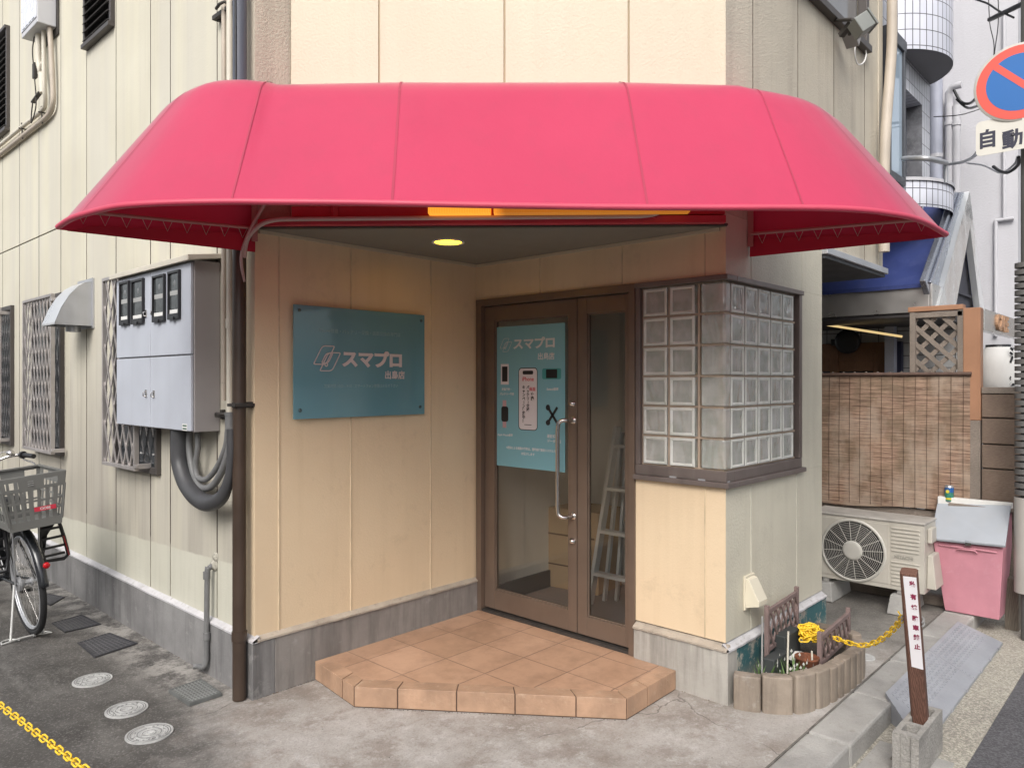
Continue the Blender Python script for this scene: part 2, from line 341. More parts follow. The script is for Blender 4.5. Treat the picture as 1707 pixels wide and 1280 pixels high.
# ------------------------------------------------------------------ mesh builder
ROOT = {}
def origin_of(o):
    return ROOT.get(o.name, Vector((0, 0, 0)))
class MB:
    def __init__(s): s.v = []; s.f = []; s.mi = []; s.sm = []
    def add(s, vs, fs, m=0, sm=False):
        k = len(s.v); s.v += [Vector(p) for p in vs]
        for f in fs: s.f.append([i + k for i in f]); s.mi.append(m); s.sm.append(sm)
        return s
    def box(s, x0, x1, y0, y1, z0, z1, m=0):
        if x0 > x1: x0, x1 = x1, x0
        if y0 > y1: y0, y1 = y1, y0
        if z0 > z1: z0, z1 = z1, z0
        return s.add([(x0, y0, z0), (x1, y0, z0), (x1, y1, z0), (x0, y1, z0), (x0, y0, z1), (x1, y0, z1), (x1, y1, z1), (x0, y1, z1)],
              [(0, 3, 2, 1), (4, 5, 6, 7), (0, 1, 5, 4), (1, 2, 6, 5), (2, 3, 7, 6), (3, 0, 4, 7)], m)
    def xbox(s, M, sx, sy, sz, m=0):
        vs = [M @ Vector((a * sx / 2, b * sy / 2, c * sz / 2)) for c in (-1, 1) for a, b in ((-1, -1), (1, -1), (1, 1), (-1, 1))]
        return s.add(vs, [(0, 3, 2, 1), (4, 5, 6, 7), (0, 1, 5, 4), (1, 2, 6, 5), (2, 3, 7, 6), (3, 0, 4, 7)], m)
    def bar(s, a, b, w, h, m=0, up=(0, 0, 1)):
        a = Vector(a); b = Vector(b); d = (b - a); L = d.length; d.normalize(); u = Vector(up)
        if abs(d.dot(u)) > .98: u = Vector((1, 0, 0))
        sd_ = d.cross(u).normalized(); u2 = sd_.cross(d)
        M = Matrix((( *d, 0), (*sd_, 0), (*u2, 0), (0, 0, 0, 1))).transposed(); M.translation = (a + b) / 2
        return s.xbox(M, L, w, h, m)
    def tube(s, pts, r, n=10, m=0, closed=False, caps=True):
        pts = [Vector(p) for p in pts]; N = len(pts); rr = r if isinstance(r, (list, tuple)) else [r] * N
        T = []
        for i in range(N):
            a = pts[(i - 1) % N] if (closed or i > 0) else pts[i]; b = pts[(i + 1) % N] if (closed or i < N - 1) else pts[i]
            T.append((b - a).normalized())
        u = Vector((0, 0, 1)) if abs(T[0].z) < .9 else Vector((1, 0, 0)); u = (u - T[0] * u.dot(T[0])).normalized()
        vs = []
        for i in range(N):
            u = (u - T[i] * u.dot(T[i])).normalized(); q = T[i].cross(u)
            for k in range(n):
                a = 2 * math.pi * k / n; vs.append(pts[i] + (u * math.cos(a) + q * math.sin(a)) * rr[i])
        fs = []
        for i in range(N if closed else N - 1):
            j = (i + 1) % N
            for k in range(n): l = (k + 1) % n; fs.append((i * n + k, i * n + l, j * n + l, j * n + k))
        s.add(vs, fs, m, True)
        if caps and not closed:
            s.add([vs[k] for k in range(n)], [tuple(reversed(range(n)))], m); s.add([vs[(N - 1) * n + k] for k in range(n)], [tuple(range(n))], m)
        return s
    def lathe(s, prof, M=Matrix(), n=24, m=0, sm=True, a0=0., a1=2 * math.pi, cap=True):
        full = abs(a1 - a0 - 2 * math.pi) < 1e-6; K = n if full else n + 1; vs = []
        for r, z in prof:
            for k in range(K):
                a = a0 + (a1 - a0) * k / n; vs.append(M @ Vector((r * math.cos(a), r * math.sin(a), z)))
        fs = []
        for i in range(len(prof) - 1):
            for k in range(n): l = (k + 1) % K; fs.append((i * K + k, i * K + l, (i + 1) * K + l, (i + 1) * K + k))
        s.add(vs, fs, m, sm)
        for i, rev in ((0, True), (len(prof) - 1, False)):
            if prof[i][0] > 1e-5 and full and cap:
                c = [vs[i * K + k] for k in range(K)]; s.add(c, [tuple(reversed(range(K))) if rev else tuple(range(K))], m)
        return s
    def prism(s, poly, M, h, m=0):
        n = len(poly); vs = [M @ Vector((p[0], p[1], 0)) for p in poly] + [M @ Vector((p[0], p[1], h)) for p in poly]
        fs = [tuple(reversed(range(n))), tuple(range(n, 2 * n))] + [(i, (i + 1) % n, n + (i + 1) % n, n + i) for i in range(n)]
        return s.add(vs, fs, m)
    def build(s, name, mats, parent=None, bevel=0., org=None):
        me = bpy.data.meshes.new(name)
        if parent is not None: o0 = origin_of(parent)
        elif org is not None: o0 = Vector(org)
        else:
            lo = Vector([min(p[i] for p in s.v) for i in range(3)]); hi = Vector([max(p[i] for p in s.v) for i in range(3)])
            o0 = Vector(((lo.x + hi.x) / 2, (lo.y + hi.y) / 2, lo.z))
        me.from_pydata([p - o0 for p in s.v], [], s.f)
        if not isinstance(mats, (list, tuple)): mats = [mats]
        for q in mats: me.materials.append(q)
        me.polygons.foreach_set('material_index', s.mi); me.polygons.foreach_set('use_smooth', s.sm)
        me.update()
        o = bpy.data.objects.new(name, me); COL.objects.link(o)
        if parent is not None: o.parent = parent
        else: o.location = o0
        ROOT[o.name] = o0
        if bevel:
            b = o.modifiers.new('bevel', 'BEVEL'); b.width = bevel; b.segments = 2; b.limit_method = 'ANGLE'; b.angle_limit = R(40)
        return o
def tag(o, label=None, cat=None, group=None, kind=None):
    if label: o['label'] = label
    if cat: o['category'] = cat
    if group: o['group'] = group
    if kind: o['kind'] = kind
    return o
def thing(name, label, cat, loc, group=None):
    o = bpy.data.objects.new(name, None); COL.objects.link(o); o.location = loc; ROOT[o.name] = Vector(loc)
    return tag(o, label, cat, group)
def frameM(o, x, y, z=None):
    x = Vector(x).normalized(); y = Vector(y).normalized(); z = Vector(z).normalized() if z else x.cross(y)
    M = Matrix(((*x, 0), (*y, 0), (*z, 0), (0, 0, 0, 1))).transposed(); M.translation = Vector(o); return M
def text(mb, s, size, M, depth=.001, bold=0., m=0, align='LEFT', sx=1., vertical=False, spacing=1.):
    cu = bpy.data.curves.new('t', 'FONT'); cu.body = '\n'.join(s) if vertical else s; cu.size = size; cu.extrude = depth / 2; cu.offset = bold
    cu.align_x = align; cu.align_y = 'CENTER'; cu.resolution_u = 4; cu.space_character = spacing
    if vertical: cu.space_line = .72 * spacing
    ob = bpy.data.objects.new('t', cu); COL.objects.link(ob); bpy.context.view_layer.update()
    dg = bpy.context.evaluated_depsgraph_get(); me = ob.evaluated_get(dg).to_mesh()
    M2 = M @ Matrix.Diagonal((sx, 1, 1, 1))
    mb.add([M2 @ v.co for v in me.vertices], [tuple(p.vertices) for p in me.polygons], m)
    ob.evaluated_get(dg).to_mesh_clear(); bpy.data.objects.remove(ob); bpy.data.curves.remove(cu)
def arc(c, r, a0, a1, n, ux=(1, 0, 0), uy=(0, 0, 1)):
    c = Vector(c); ux = Vector(ux); uy = Vector(uy)
    return [c + ux * r * math.cos(a0 + (a1 - a0) * i / n) + uy * r * math.sin(a0 + (a1 - a0) * i / n) for i in range(n + 1)]
def smooth(pts, k=6, closed=False):
    pts = [Vector(p) for p in pts]; o = []
    N = len(pts)
    for i in range(N - 1):
        p0 = pts[max(i - 1, 0)]; p1 = pts[i]; p2 = pts[i + 1]; p3 = pts[min(i + 2, N - 1)]
        for j in range(k):
            t = j / k; o.append(.5 * ((2 * p1) + (p2 - p0) * t + (2 * p0 - 5 * p1 + 4 * p2 - p3) * t * t + (3 * p1 - p0 - 3 * p2 + p3) * t ** 3))
    o.append(pts[-1]); return o
def clip_line(p, d, u0, u1, v0, v1):
    t0, t1 = -1e9, 1e9
    for q, e, lo, hi in ((p[0], d[0], u0, u1), (p[1], d[1], v0, v1)):
        if abs(e) < 1e-9:
            if q < lo or q > hi: return None
        else:
            a, b = (lo - q) / e, (hi - q) / e
            if a > b: a, b = b, a
            t0 = max(t0, a); t1 = min(t1, b)
    return (t0, t1) if t1 - t0 > .005 else None
def lattice(mb, M, u0, u1, v0, v1, step, slope, w, th, m=0, both=True):
    for sgn, off in ((1, 0), (-1, th)) if both else ((1, 0),):
        d = (1, slope * sgn); k = -60
        for k in range(-60, 60):
            p = (u0 + k * step, v0)
            c = clip_line(p, d, u0, u1, v0, v1)
            if c:
                a = M @ Vector((p[0] + d[0] * c[0], p[1] + d[1] * c[0], off)); b = M @ Vector((p[0] + d[0] * c[1], p[1] + d[1] * c[1], off))
                mb.bar(a, b, w, th, m, up=M.to_3x3() @ Vector((0, 0, 1)))
    return mb
def grooved(mb, axis, c, a0, a1, seams, z0, z1, nrm, m=0, mj=1, gw=.009, gd=.010, thick=.12):
    """a board wall in plane axis=c from a0 to a1 with vertical joints; nrm = -1 faces the negative side"""
    pts = [(a0, 0)]
    for s_ in sorted(q for q in seams if a0 + .02 < q < a1 - .02):
        pts += [(s_ - gw / 2, 0), (s_ - gw * .3, gd), (s_ + gw * .3, gd), (s_ + gw / 2, 0)]
    pts.append((a1, 0))
    def P(a, d, z): return (c - nrm * d, a, z) if axis == 'x' else (a, c - nrm * d, z)
    for i in range(len(pts) - 1):
        (a, d), (b, e) = pts[i], pts[i + 1]; g = d != 0 or e != 0
        mb.add([P(a, d, z0), P(b, e, z0), P(b, e, z1), P(a, d, z1)], [(0, 1, 2, 3)], mj if g else m)
    t = thick
    mb.add([P(a0, t, z0), P(a1, t, z0), P(a1, t, z1), P(a0, t, z1)], [(0, 3, 2, 1)], m)
    mb.add([P(a0, 0, z0), P(a0, t, z0), P(a0, t, z1), P(a0, 0, z1)], [(0, 1, 2, 3)], m)
    mb.add([P(a1, 0, z0), P(a1, t, z0), P(a1, t, z1), P(a1, 0, z1)], [(0, 1, 2, 3)], m)
    for z in (z0, z1):
        mb.add([P(a, d, z) for a, d in pts] + [P(a1, t, z), P(a0, t, z)], [tuple(range(len(pts) + 2))], m)
    return mb

# ================================================================== the ground
A, B, C, D = 1.863, 3.508, 3.427, 1.733       # the four wall planes: x = A, y = B, x = C, y = D
GZ = -.10                                       # gutter and road level below the yard
yd = MB()
yd.add([(-200, 1.32, 0), (300, 1.32, 0), (300, 300, 0), (-200, 300, 0)], [(0, 1, 2, 3)])
tag(yd.build('yard_ground', YARD, org=(0, 0, 0)), 'pale and dark stained concrete yard around the shop corner', 'ground', kind='structure')
rd = MB(); rd.add([(-200, -200, GZ), (300, -200, GZ), (300, .76, GZ), (-200, .76, GZ)], [(0, 1, 2, 3)])
tag(rd.build('road', ASPH, org=(0, 0, 0)), 'dark grey asphalt road', 'road', kind='structure')
gt = MB(); gt.add([(-200, .76, GZ + .006), (300, .76, GZ + .006), (300, 1.322, GZ + .006), (-200, 1.322, GZ + .006)], [(0, 1, 2, 3)])
gt.add([(-200, .76, GZ), (300, .76, GZ), (300, .76, GZ + .006), (-200, .76, GZ + .006)], [(0, 1, 2, 3)])
tag(gt.build('gutter_strip', GRAVEL, org=(0, 0, 0)), 'rough aggregate concrete strip along the road', 'gutter', kind='structure')
kb = MB()
x = -12.2
while x < 12:
    kb.box(x, x + .592, 1.125 + random.uniform(0, .004), 1.316, GZ - .1, .004 + random.uniform(0, .003)); x += .6
tag(kb.build('kerb', KERB, bevel=.012), 'worn grey kerb stones edging the yard', 'kerb', kind='structure')
kl = MB(); kl.box(-12.2, 12, 1.3165, 1.325, -.05, .0008)
tag(kl.build('kerb_joint', mat('grit joint', (.14, .13, .115), .9, var=.4, vs=20)), 'dark joint behind the kerb stones', 'joint', kind='structure')
# slotted gutter covers left of the ramp
gc = MB()
for k in range(5):
    x0 = 3.745 - k * .5
    y0, y1 = .80, 1.11
    xs = [x0 - .49, x0 - .40, x0 - .34, x0 - .16, x0 - .10, x0]
    gc.box(xs[0], xs[1], y0, y1, GZ - .05, GZ + .012); gc.box(xs[2], xs[3], y0, y1, GZ - .05, GZ + .012); gc.box(xs[4], xs[5], y0, y1, GZ - .05, GZ + .012)
    for a, b in ((xs[1], xs[2]), (xs[3], xs[4])):
        gc.box(a, b, y0, y0 + .09, GZ - .05, GZ + .0115); gc.box(a, b, y1 - .09, y1, GZ - .05, GZ + .0115); gc.box(a, b, y0 + .09, y1 - .09, GZ - .05, GZ + .0065, 1)
tag(gc.build('gutter_cover', [KERB, JOINT], bevel=.006), 'concrete gutter covers with dark slots beside the kerb', 'gutter cover', kind='structure')

# ================================================================== the shop building
bld = thing('shop_building', 'beige panelled corner shop building with a notched entrance and chamfered upper corner', 'building', (C, B, 0))
TOP = 6.3
def ywall(px, c=A):
    d = ray(px, 600); return c * d[1] / d[0]
def xwall(px, c=D):
    d = ray(px, 600); return c * d[0] / d[1]
lseams = [ywall(p) for p in (362, 284, 251, 193.5, 144.5, 101.5, 65, 32.5, 4.5)] + [9.0 + .6 * k for k in range(8)]
m = MB(); grooved(m, 'x', A, B + .121, 14, lseams, .31, 2.815, -1, gw=.013, gd=.013)
grooved(m, 'x', A, B + .121, 14, lseams, 2.827, TOP, -1, gw=.010, gd=.012)
m.box(A + .01, A + .1, B + .125, 13.9, 2.80, 2.84, 1)
m.build('street_wall', [WALL, JOINTS], bld)
m = MB(); grooved(m, 'y', B, A, C, [PY(p, 500, B).x for p in (465, 585, 718, 735)][:3], .31, 2.372, -1, gw=.012, gd=-.0035)
m.build('recess_wall', [CREAM, JOINTC], bld)
m = MB(); m.box(A + .001, C, B + .001, B + .12, 2.374, TOP)     # wall above the recess, left of the chamfer
m.build('upper_return_wall', UPPERR, bld)
# upper chamfered wall
Q0 = Vector((2.06, B - .012, 0)); Q1 = Vector((C, D, 0)); dv = (Q1 - Q0); LQ = dv.length; dv.normalize(); nv = Vector((-dv.y * -1, dv.x * -1, 0))
nv = Vector((dv.y, -dv.x, 0))
if nv.dot(Vector((-1, -1, 0))) < 0: nv = -nv
def QP(s_, d_, z): return Q0 + dv * s_ + nv * d_ + Vector((0, 0, z))
m = MB()
# parameter of each joint along the chamfer
sj = []
for p in (632, 841, 1048):
    d = ray(p, 100); M_ = Matrix(((d[0], -dv.x), (d[1], -dv.y))); t_, s_ = M_.inverted() @ Vector((Q0.x, Q0.y)); sj.append(s_)
pts = [(0, 0)]
for s_ in sj: pts += [(s_ - .005, 0), (s_ - .002, -.007), (s_ + .002, -.007), (s_ + .005, 0)]
pts.append((LQ, 0))
for (a, d0), (b, d1) in zip(pts, pts[1:]):
    m.add([QP(a, d0, 2.372), QP(b, d1, 2.372), QP(b, d1, TOP), QP(a, d0, TOP)], [(0, 1, 2, 3)], 1 if (d0 or d1) else 0)
m.add([QP(0, 0, 2.372), QP(0, -.06, 2.372), QP(0, -.06, TOP), QP(0, 0, TOP)], [(0, 1, 2, 3)], 1)
m.add([QP(LQ, 0, 2.372), QP(LQ, -.12, 2.372), QP(LQ, -.12, TOP), QP(LQ, 0, TOP)], [(0, 1, 2, 3)], 0)
m.build('chamfered_wall', [UPPER, mat('upper joint', (.42, .34, .23), .7)], bld)
m = MB()
m.add([(A + .003, B - .002, 2.37), (C - .003, B - .002, 2.37), (C - .003, D + .004, 2.37)], [(0, 2, 1)])
m.add([(A + .003, B - .002, 2.40), (C - .003, B - .002, 2.40), (C - .003, D + .004, 2.40)], [(0, 1, 2)])
sf = m.build('soffit', SOFFIT, bld)
m = MB()   # slim cream bead where soffit meets the walls
m.box(A + .02, C - .012, B - .014, B - .001, 2.352, 2.369); m.box(C - .014, C - .001, D + .03, B - .015, 2.352, 2.369)
m.build('cornice_bead', mat('bead paint', (.55, .47, .35), .6), sf)
# door wall: lintel, pillar below the window
HZ = 2.135
m = MB(); grooved(m, 'x', C, D + .0005, B, [PX(p, 430, C).y for p in (900, 1037, 1175)], HZ, 2.372, -1, gw=.010, gd=-.003)
m.build('lintel_wall', [CREAM, JOINTC], bld)
SZ = 1.075
m = MB(); grooved(m, 'x', C, D + .0005, 2.262, [PX(1175, 900, C).y], .30, SZ, -1, gw=.010, gd=-.003)
m.build('pillar_wall', [CREAM, JOINTC], bld)
rs = [PY(p, 900, D).x for p in (1252, 1328)]
m = MB(); grooved(m, 'y', D, C + .003, 4.705, rs, .30, SZ, -1, 0, 1, .010, -.003)
grooved(m, 'y', D, C + .003, 4.705, [rs[0], 4.39], HZ, 2.44, -1, 0, 1, .008, .005)
m.box(4.372, 4.705, D, D + .12, SZ + .001, HZ - .001)
m.box(4.60, 4.704, D + .121, 3.4, .0, 2.44)
m.build('side_wall', [PALE, mat('pale joint', (.50, .475, .395), .6)], bld)
# upper side wall along the side street, window let into it
us = [PY(p, 300, D).x for p in (1255, 1330, 1390, 1441)]
WX, WZ = PY(1440, 82, D).x, PY(1440, 82, D).z
m = MB(); grooved(m, 'y', D, C, 5.80, us, 2.442, WZ, -1, gw=.010, gd=.010)
grooved(m, 'y', D, WX, 5.80, [], WZ + .001, TOP, -1); grooved(m, 'y', D, C, PY(1356, 0, D).x - .9, us[:1], WZ + .001, TOP, -1)
m.box(5.801, 5.89, D - .006, D + .12, 2.442, TOP); m.box(5.80, 5.89, D + .12, 3.4, 2.442, TOP)
m.build('upper_side_wall', [UPPERR, JOINT], bld)
m = MB()
wx0 = PY(1356, 0, D).x - .9
m.box(wx0, WX + .02, D - .05, D + .03, WZ - .035, WZ + .012, 0); m.box(WX - .03, WX + .02, D - .03, D + .03, WZ + .012, TOP - .1, 0)
m.box((wx0 + WX) / 2 - .02, (wx0 + WX) / 2 + .02, D - .012, D + .03, WZ + .012, TOP - .1, 0)
uw = m.build('window', SASH, bld, bevel=.003)
m = MB(); m.box(wx0, WX - .03, D + .035, D + .045, WZ + .012, TOP - .1); m.build('pane', mat('grey curtained glass', (.20, .195, .19), .12, var=.1, spec=.8), uw)
m = MB(); m.box(4.706, 5.93, D - .035, 3.4, 2.395, 2.438); tag(m.build('overhang_flashing', GALV, bld, bevel=.004), 'grey metal edge under the overhanging storey')
m = MB(); m.box(4.72, 5.91, D - .015, 3.38, 2.372, 2.394); m.build('overhang_soffit', mat('dark soffit board', (.05, .055, .06), .6), bld)
m = MB(); m.box(A + .13, 5.8, D + .13, 13.9, TOP, TOP + .15); m.build('roof', GALV, bld)
# plinths and ledges
m = MB(); m.box(A - .025, A + .1, B - .022, 14, -.05, .285); m.build('plinth', PLINTH, bld, bevel=.004)
m = MB(); m.box(A + .1005, C + .02, B - .022, B + .1, -.05, .287); m.build('plinth', PLINTHW, bld, bevel=.004)
m = MB(); m.box(C - .022, C + .08, D - .022, 2.262, -.05, .262); m.build('plinth', PLINTHL, bld, bevel=.004)
m = MB(); m.box(C + .0805, 4.72, D - .022, D + .1, -.05, .262); m.box(4.60, 4.7195, D + .1, 3.4, -.05, .26); tag(m.build('plinth', PLINTHG, bld, bevel=.004), 'plinth with peeling teal paint')
def ledge(pts, z0, z1, mt, mat_):
    mb = MB()
    for a, b, nx, ny in pts:
        o_ = Vector((nx, ny, 0)) * .030; i_ = Vector((nx, ny, 0)) * -.01
        a = Vector(a); b = Vector(b)
        prof = [(o_ + Vector((0, 0, z0 - .002))), (o_ + Vector((0, 0, z0 + .008))), (i_ + Vector((0, 0, z1 + .012))), (i_ + Vector((0, 0, z0 - .002)))]
        N = 40; vs = []
        for i in range(N + 1):
            q = a + (b - a) * i / N; jt = Vector((nx, ny, 0)) * random.uniform(-.003, .003)
            vs += [q + pr + (jt if k < 2 else Vector()) for k, pr in enumerate(prof)]
        fs = []
        for i in range(N):
            for k in range(4): l = (k + 1) % 4; fs.append((i * 4 + k, i * 4 + l, (i + 1) * 4 + l, (i + 1) * 4 + k))
        mb.add(vs, fs)
    return mb
ledge([((A, B - .03, 0), (A, 14, 0), -1, 0)], .287, .305, 0, LEDGE).build('ledge', LEDGE, bld)
ledge([((A, B, 0), (C, B, 0), 0, -1)], .289, .306, 0, LEDGEC).build('ledge', LEDGEC, bld)
ledge([((C, D - .02, 0), (C, 2.262, 0), -1, 0)], .264, .282, 0, LEDGEC).build('ledge', LEDGEC, bld)
ledge([((C - .02, D, 0), (4.71, D, 0), 0, -1)], .264, .284, 0, LEDGE).build('ledge', LEDGE, bld)

# ---- the room behind the door
rm = MB()
rm.box(4.64, 4.70 - .105, D + .122, 4.2, .1, 2.36, 0)
rm.box(C + .002, 4.639, 3.512, 3.60, .0, 2.36, 0)
rm.box(C + .122, 4.639, D + .13, 3.511, 2.30, 2.36, 0)
rmo = rm.build('room_wall', INTW, bld)
m = MB(); m.box(C + .112, 4.639, D + .122, 3.511, .03, .098); m.build('room_floor', INTF, rmo)
m = MB(); m.box(4.615, 4.639, D + .14, 3.51, .1, .22); m.box(C + .12, 4.614, 3.495, 3.511, .1, .22); m.build('skirting', mat('dark skirting', (.06, .045, .035), .5), rmo)

# ---- the double door
dr = MB()
yL, yR, yM = 3.497, 2.262, 2.684
dr.box(C - .012, C + .10, yL - .045, yL, .10, HZ - .001); dr.box(C - .012, C + .10, yR + .001, yR + .040, .10, HZ - .001)
dr.box(C - .014, C + .10, yR, yL, HZ - .043, HZ)
dr.box(C - .004, C + .11, yR + .04, yL - .045, .06, .115, 1)
door = dr.build('door', [FRAME, IRON], bld, bevel=.002)
def leaf(y0, y1, g0, g1, gz0, gz1):
    x0, x1 = C + .022, C + .062; z0, z1 = .125, HZ - .047
    mb = MB(); mb.box(x0, x1, g1, y1, z0, z1); mb.box(x0, x1, y0, g0, z0, z1)
    mb.box(x0 + .0005, x1 - .0005, g0, g1, z0, gz0); mb.box(x0 + .0005, x1 - .0005, g0, g1, gz1, z1)
    for a, b in ((g0, g0 + .008), (g1 - .008, g1)): mb.box(x0 + .008, x1 - .008, a, b, gz0, gz1)
    mb.box(x0 + .008, x1 - .008, g0 + .008, g1 - .008, gz0, gz0 + .008); mb.box(x0 + .008, x1 - .008, g0 + .008, g1 - .008, gz1 - .008, gz1)
    return mb.build('door_leaf', FRAME, door, bevel=.0025)
leaf(yM + .003, yL - .048, 2.751, 3.362, .25, 1.995); leaf(yR + .043, yM - .003, 2.346, 2.612, .235, 1.995)
m = MB(); m.box(C + .040, C + .045, 2.755, 3.358, .255, 1.99); m.build('glass_pane', GLASS, door)
m = MB(); m.box(C + .040, C + .045, 2.35, 2.608, .24, 1.99); m.build('glass_pane', GLASS, door)
m = MB()
hp = smooth([(C + .022, 2.712, 1.372), (C - .03, 2.716, 1.374), (C - .055, 2.732, 1.373), (C - .066, 2.752, 1.355), (C - .068, 2.758, 1.31)], 5)
hp += [Vector((C - .068, 2.758, z)) for z in (1.2, 1.05, .9)]
hp += smooth([(C - .068, 2.758, .875), (C - .066, 2.752, .825), (C - .055, 2.732, .808), (C - .03, 2.716, .806), (C + .022, 2.712, .808)], 5)
m.tube(hp, .0125, 14)
for z in (1.372, .808): m.lathe([(.022, 0), (.022, .006), (.015, .008)], frameM((C + .022, 2.712, z), (0, 1, 0), (0, 0, 1), (-1, 0, 0)), 20)
m.build('handle', STEEL, door)
for z in (1.47, .66):
    m = MB(); m.lathe([(.020, 0), (.020, .012), (.013, .016), (.013, .024), (0, .024)], frameM((C + .022, 2.712, z), (0, 1, 0), (0, 0, 1), (-1, 0, 0)), 20)
    m.build('lock', STEEL, door)

# ---- corner glass block window
wf = MB()
wf.box(C - .03, C + .09, D - .03, 2.2615, SZ - .004, SZ + .022); wf.box(C + .0905, 4.385, D - .03, D + .09, SZ - .004, SZ + .022)           # projecting sill
wf.box(C - .008, C + .08, D - .008, 2.2610, SZ + .0225, 1.150); wf.box(C + .0805, 4.372, D - .008, D + .08, SZ + .0225, 1.150)
wf.box(C - .018, C + .09, D - .018, 2.2605, HZ - .028, HZ - .0015); wf.box(C + .0905, 4.380, D - .018, D + .09, HZ - .028, HZ - .0015)
wf.box(4.332, 4.371, D - .010, D + .08, 1.1505, HZ - .0285)
wf.box(C - .008, C + .08, 2.232, 2.2595, 1.1505, HZ - .0285)
win = wf.build('window_frame', FRAMEG, bld, bevel=.003)
def blockmesh(sx, sz, dep):
    mb = MB(); rings = [(.0, dep / 2 - .004), (.004, dep / 2), (.012, dep / 2), (.017, dep / 2 - .005), (.030, dep / 2 - .004), (.045, dep / 2 - .0035)]
    for sg in (1, -1):
        loops = []
        for ins, d_ in rings: loops.append([(a * (sx / 2 - ins), sg * d_, b * (sz / 2 - ins)) for a, b in ((-1, -1), (1, -1), (1, 1), (-1, 1))])
        for li, (l0, l1) in enumerate(zip(loops, loops[1:])):
            for k in range(4):
                j = (k + 1) % 4; q = [l0[k], l0[j], l1[j], l1[k]]; mb.add(q, [(0, 1, 2, 3) if sg < 0 else (3, 2, 1, 0)], 1 if li < 3 else 0)
        mb.add(loops[-1], [(0, 1, 2, 3) if sg < 0 else (3, 2, 1, 0)])
    f = [(a * sx / 2, -(dep / 2 - .004), b * sz / 2) for a, b in ((-1, -1), (1, -1), (1, 1), (-1, 1))]; g = [(p[0], -p[1], p[2]) for p in f]
    for k in range(4): j = (k + 1) % 4; mb.add([f[k], f[j], g[j], g[k]], [(3, 2, 1, 0)])
    return mb
NR = 6; pz = (HZ - .030 - 1.152) / NR; BS = pz - .012
gb = blockmesh(.146, BS, .07).build('glass_block', [BGLASS, BRIM], win, org=None)
gb.data.transform(Matrix.Translation(origin_of(win)))       # keep the block's own centre as origin
first = True
def put_block(loc, rz):
    global first
    if first: o = gb; first = False
    else: o = gb.copy(); COL.objects.link(o)
    o.parent = win; o.location = Vector(loc) - origin_of(win); o.rotation_euler = (0, 0, rz); return o
cbm = MB(); w_ = .133; dd = .060
prof = [(0, 0), (0, w_), (.07, w_), (.07, .07), (dd, .07), (dd, 0)]
z0_ = 1.152
for r_ in range(NR):
    zc = z0_ + pz * (r_ + .5)
    for yc in (2.147, 1.984): put_block((C + .043, yc, zc), R(90))
    for k in range(5): put_block((C + .152 + k * .1585, D + .043, zc), 0)
    cb_ = MB(); x0, y0 = C + .008, D + .008
    poly = [(x0 + .012, y0), (x0 + .062, y0), (x0 + .062, y0 + .06), (x0 + .06, y0 + .132), (x0, y0 + .132), (x0, y0 + .012), (x0 + .003, y0 + .004)]
    cb_.prism(poly, Matrix.Translation((0, 0, zc - BS / 2)), BS)
    cb_.build('corner_glass_block', BGLASS, win, bevel=.007)
m = MB()
for r_ in range(NR + 1):
    z = z0_ + pz * r_
    m.box(C + .020, C + .066, D + .02, 2.232, z - .0055, z + .0055); m.box(C + .0665, 4.332, D + .020, D + .066, z - .0055, z + .0055)
for y in (2.2255, 2.0655, 1.892): m.box(C + .021, C + .065, y - .006, y + .006, z0_ + .006, HZ - .03)
for k in range(6): xx = C + .0725 + k * .1585; m.box(xx - .0055, xx + .0055, D + .021, D + .065, z0_ + .006, HZ - .03)
m.build('mortar', MORTAR, win)
# little hardware plates on the frame
m = MB()
for p, c_ in (((1118, 786), 0), ((1222, 797), 1), ((1166, 791), 0)):
    q = PX(*p, C - .031) if not c_ else PY(*p, D - .0315)
    if not c_: m.box(C - .0095, C - .0082, q.y - .02, q.y + .02, 1.09, 1.105)
    else: m.box(q.x - .012, q.x + .012, D - .0095, D - .0082, 1.09, 1.105)
m.build('label_plate', GALV, win)

# ================================================================== entrance step
stz = .10
poly = [G(521, 1100, stz), G(590, 1145, stz), G(1045, 1165, stz), G(1122, 1120, stz)]
P0, P1s, P2s, P3s = [Vector((p.x, p.y, 0)) for p in poly]; P0.y = B - .024; P3s.x = C - .024
inner = [P0 + Vector((.09, 0, 0)), P1s + Vector((.085, .045, 0)), P2s + Vector((.045, .085, 0)), P3s + Vector((0, .09, 0))]
step = thing('entrance_step', 'low terracotta tiled entrance step in front of the glass door', 'step', (2.9, 2.9, 0))
m = MB()
pl = [(p.x, p.y) for p in inner] + [(C - .024, 2.262), (C + .02, 2.262), (C + .02, B - .024)]
m.prism(pl, Matrix.Translation((0, 0, .0)), stz - .0005); m.build('tile_floor', TERRA, step)
ed = MB(); gr = MB()
for a, b, ia, ib, n in ((P0, P1s, inner[0], inner[1], 2), (P1s, P2s, inner[1], inner[2], 5), (P2s, P3s, inner[2], inner[3], 2)):
    cuts = [i / n for i in range(n + 1)]
    if n == 5: cuts = [0, .165, .385, .60, .82, 1]
    if n == 2: cuts = [0, .72, 1] if a is P0 else [0, .4, 1]
    L_ = (b - a).length
    for c0, c1 in zip(cuts, cuts[1:]):
        g = .0030 / L_; q = [a.lerp(b, c0 + g), a.lerp(b, c1 - g), ia.lerp(ib, c1 - g), ia.lerp(ib, c0 + g)]
        ed.prism([(p.x, p.y) for p in q], Matrix.Translation((0, 0, .006)), stz - .004)
    gr.prism([(p.x, p.y) for p in (a.lerp(ia, .06), b.lerp(ib, .06), ib, ia)], Matrix.Translation((0, 0, -.02)), stz + .0175)
ed.build('edge_tiles', TERRAE, step, bevel=.0018); gr.build('grout', mat('step grout', (.11, .07, .05), .9), step)

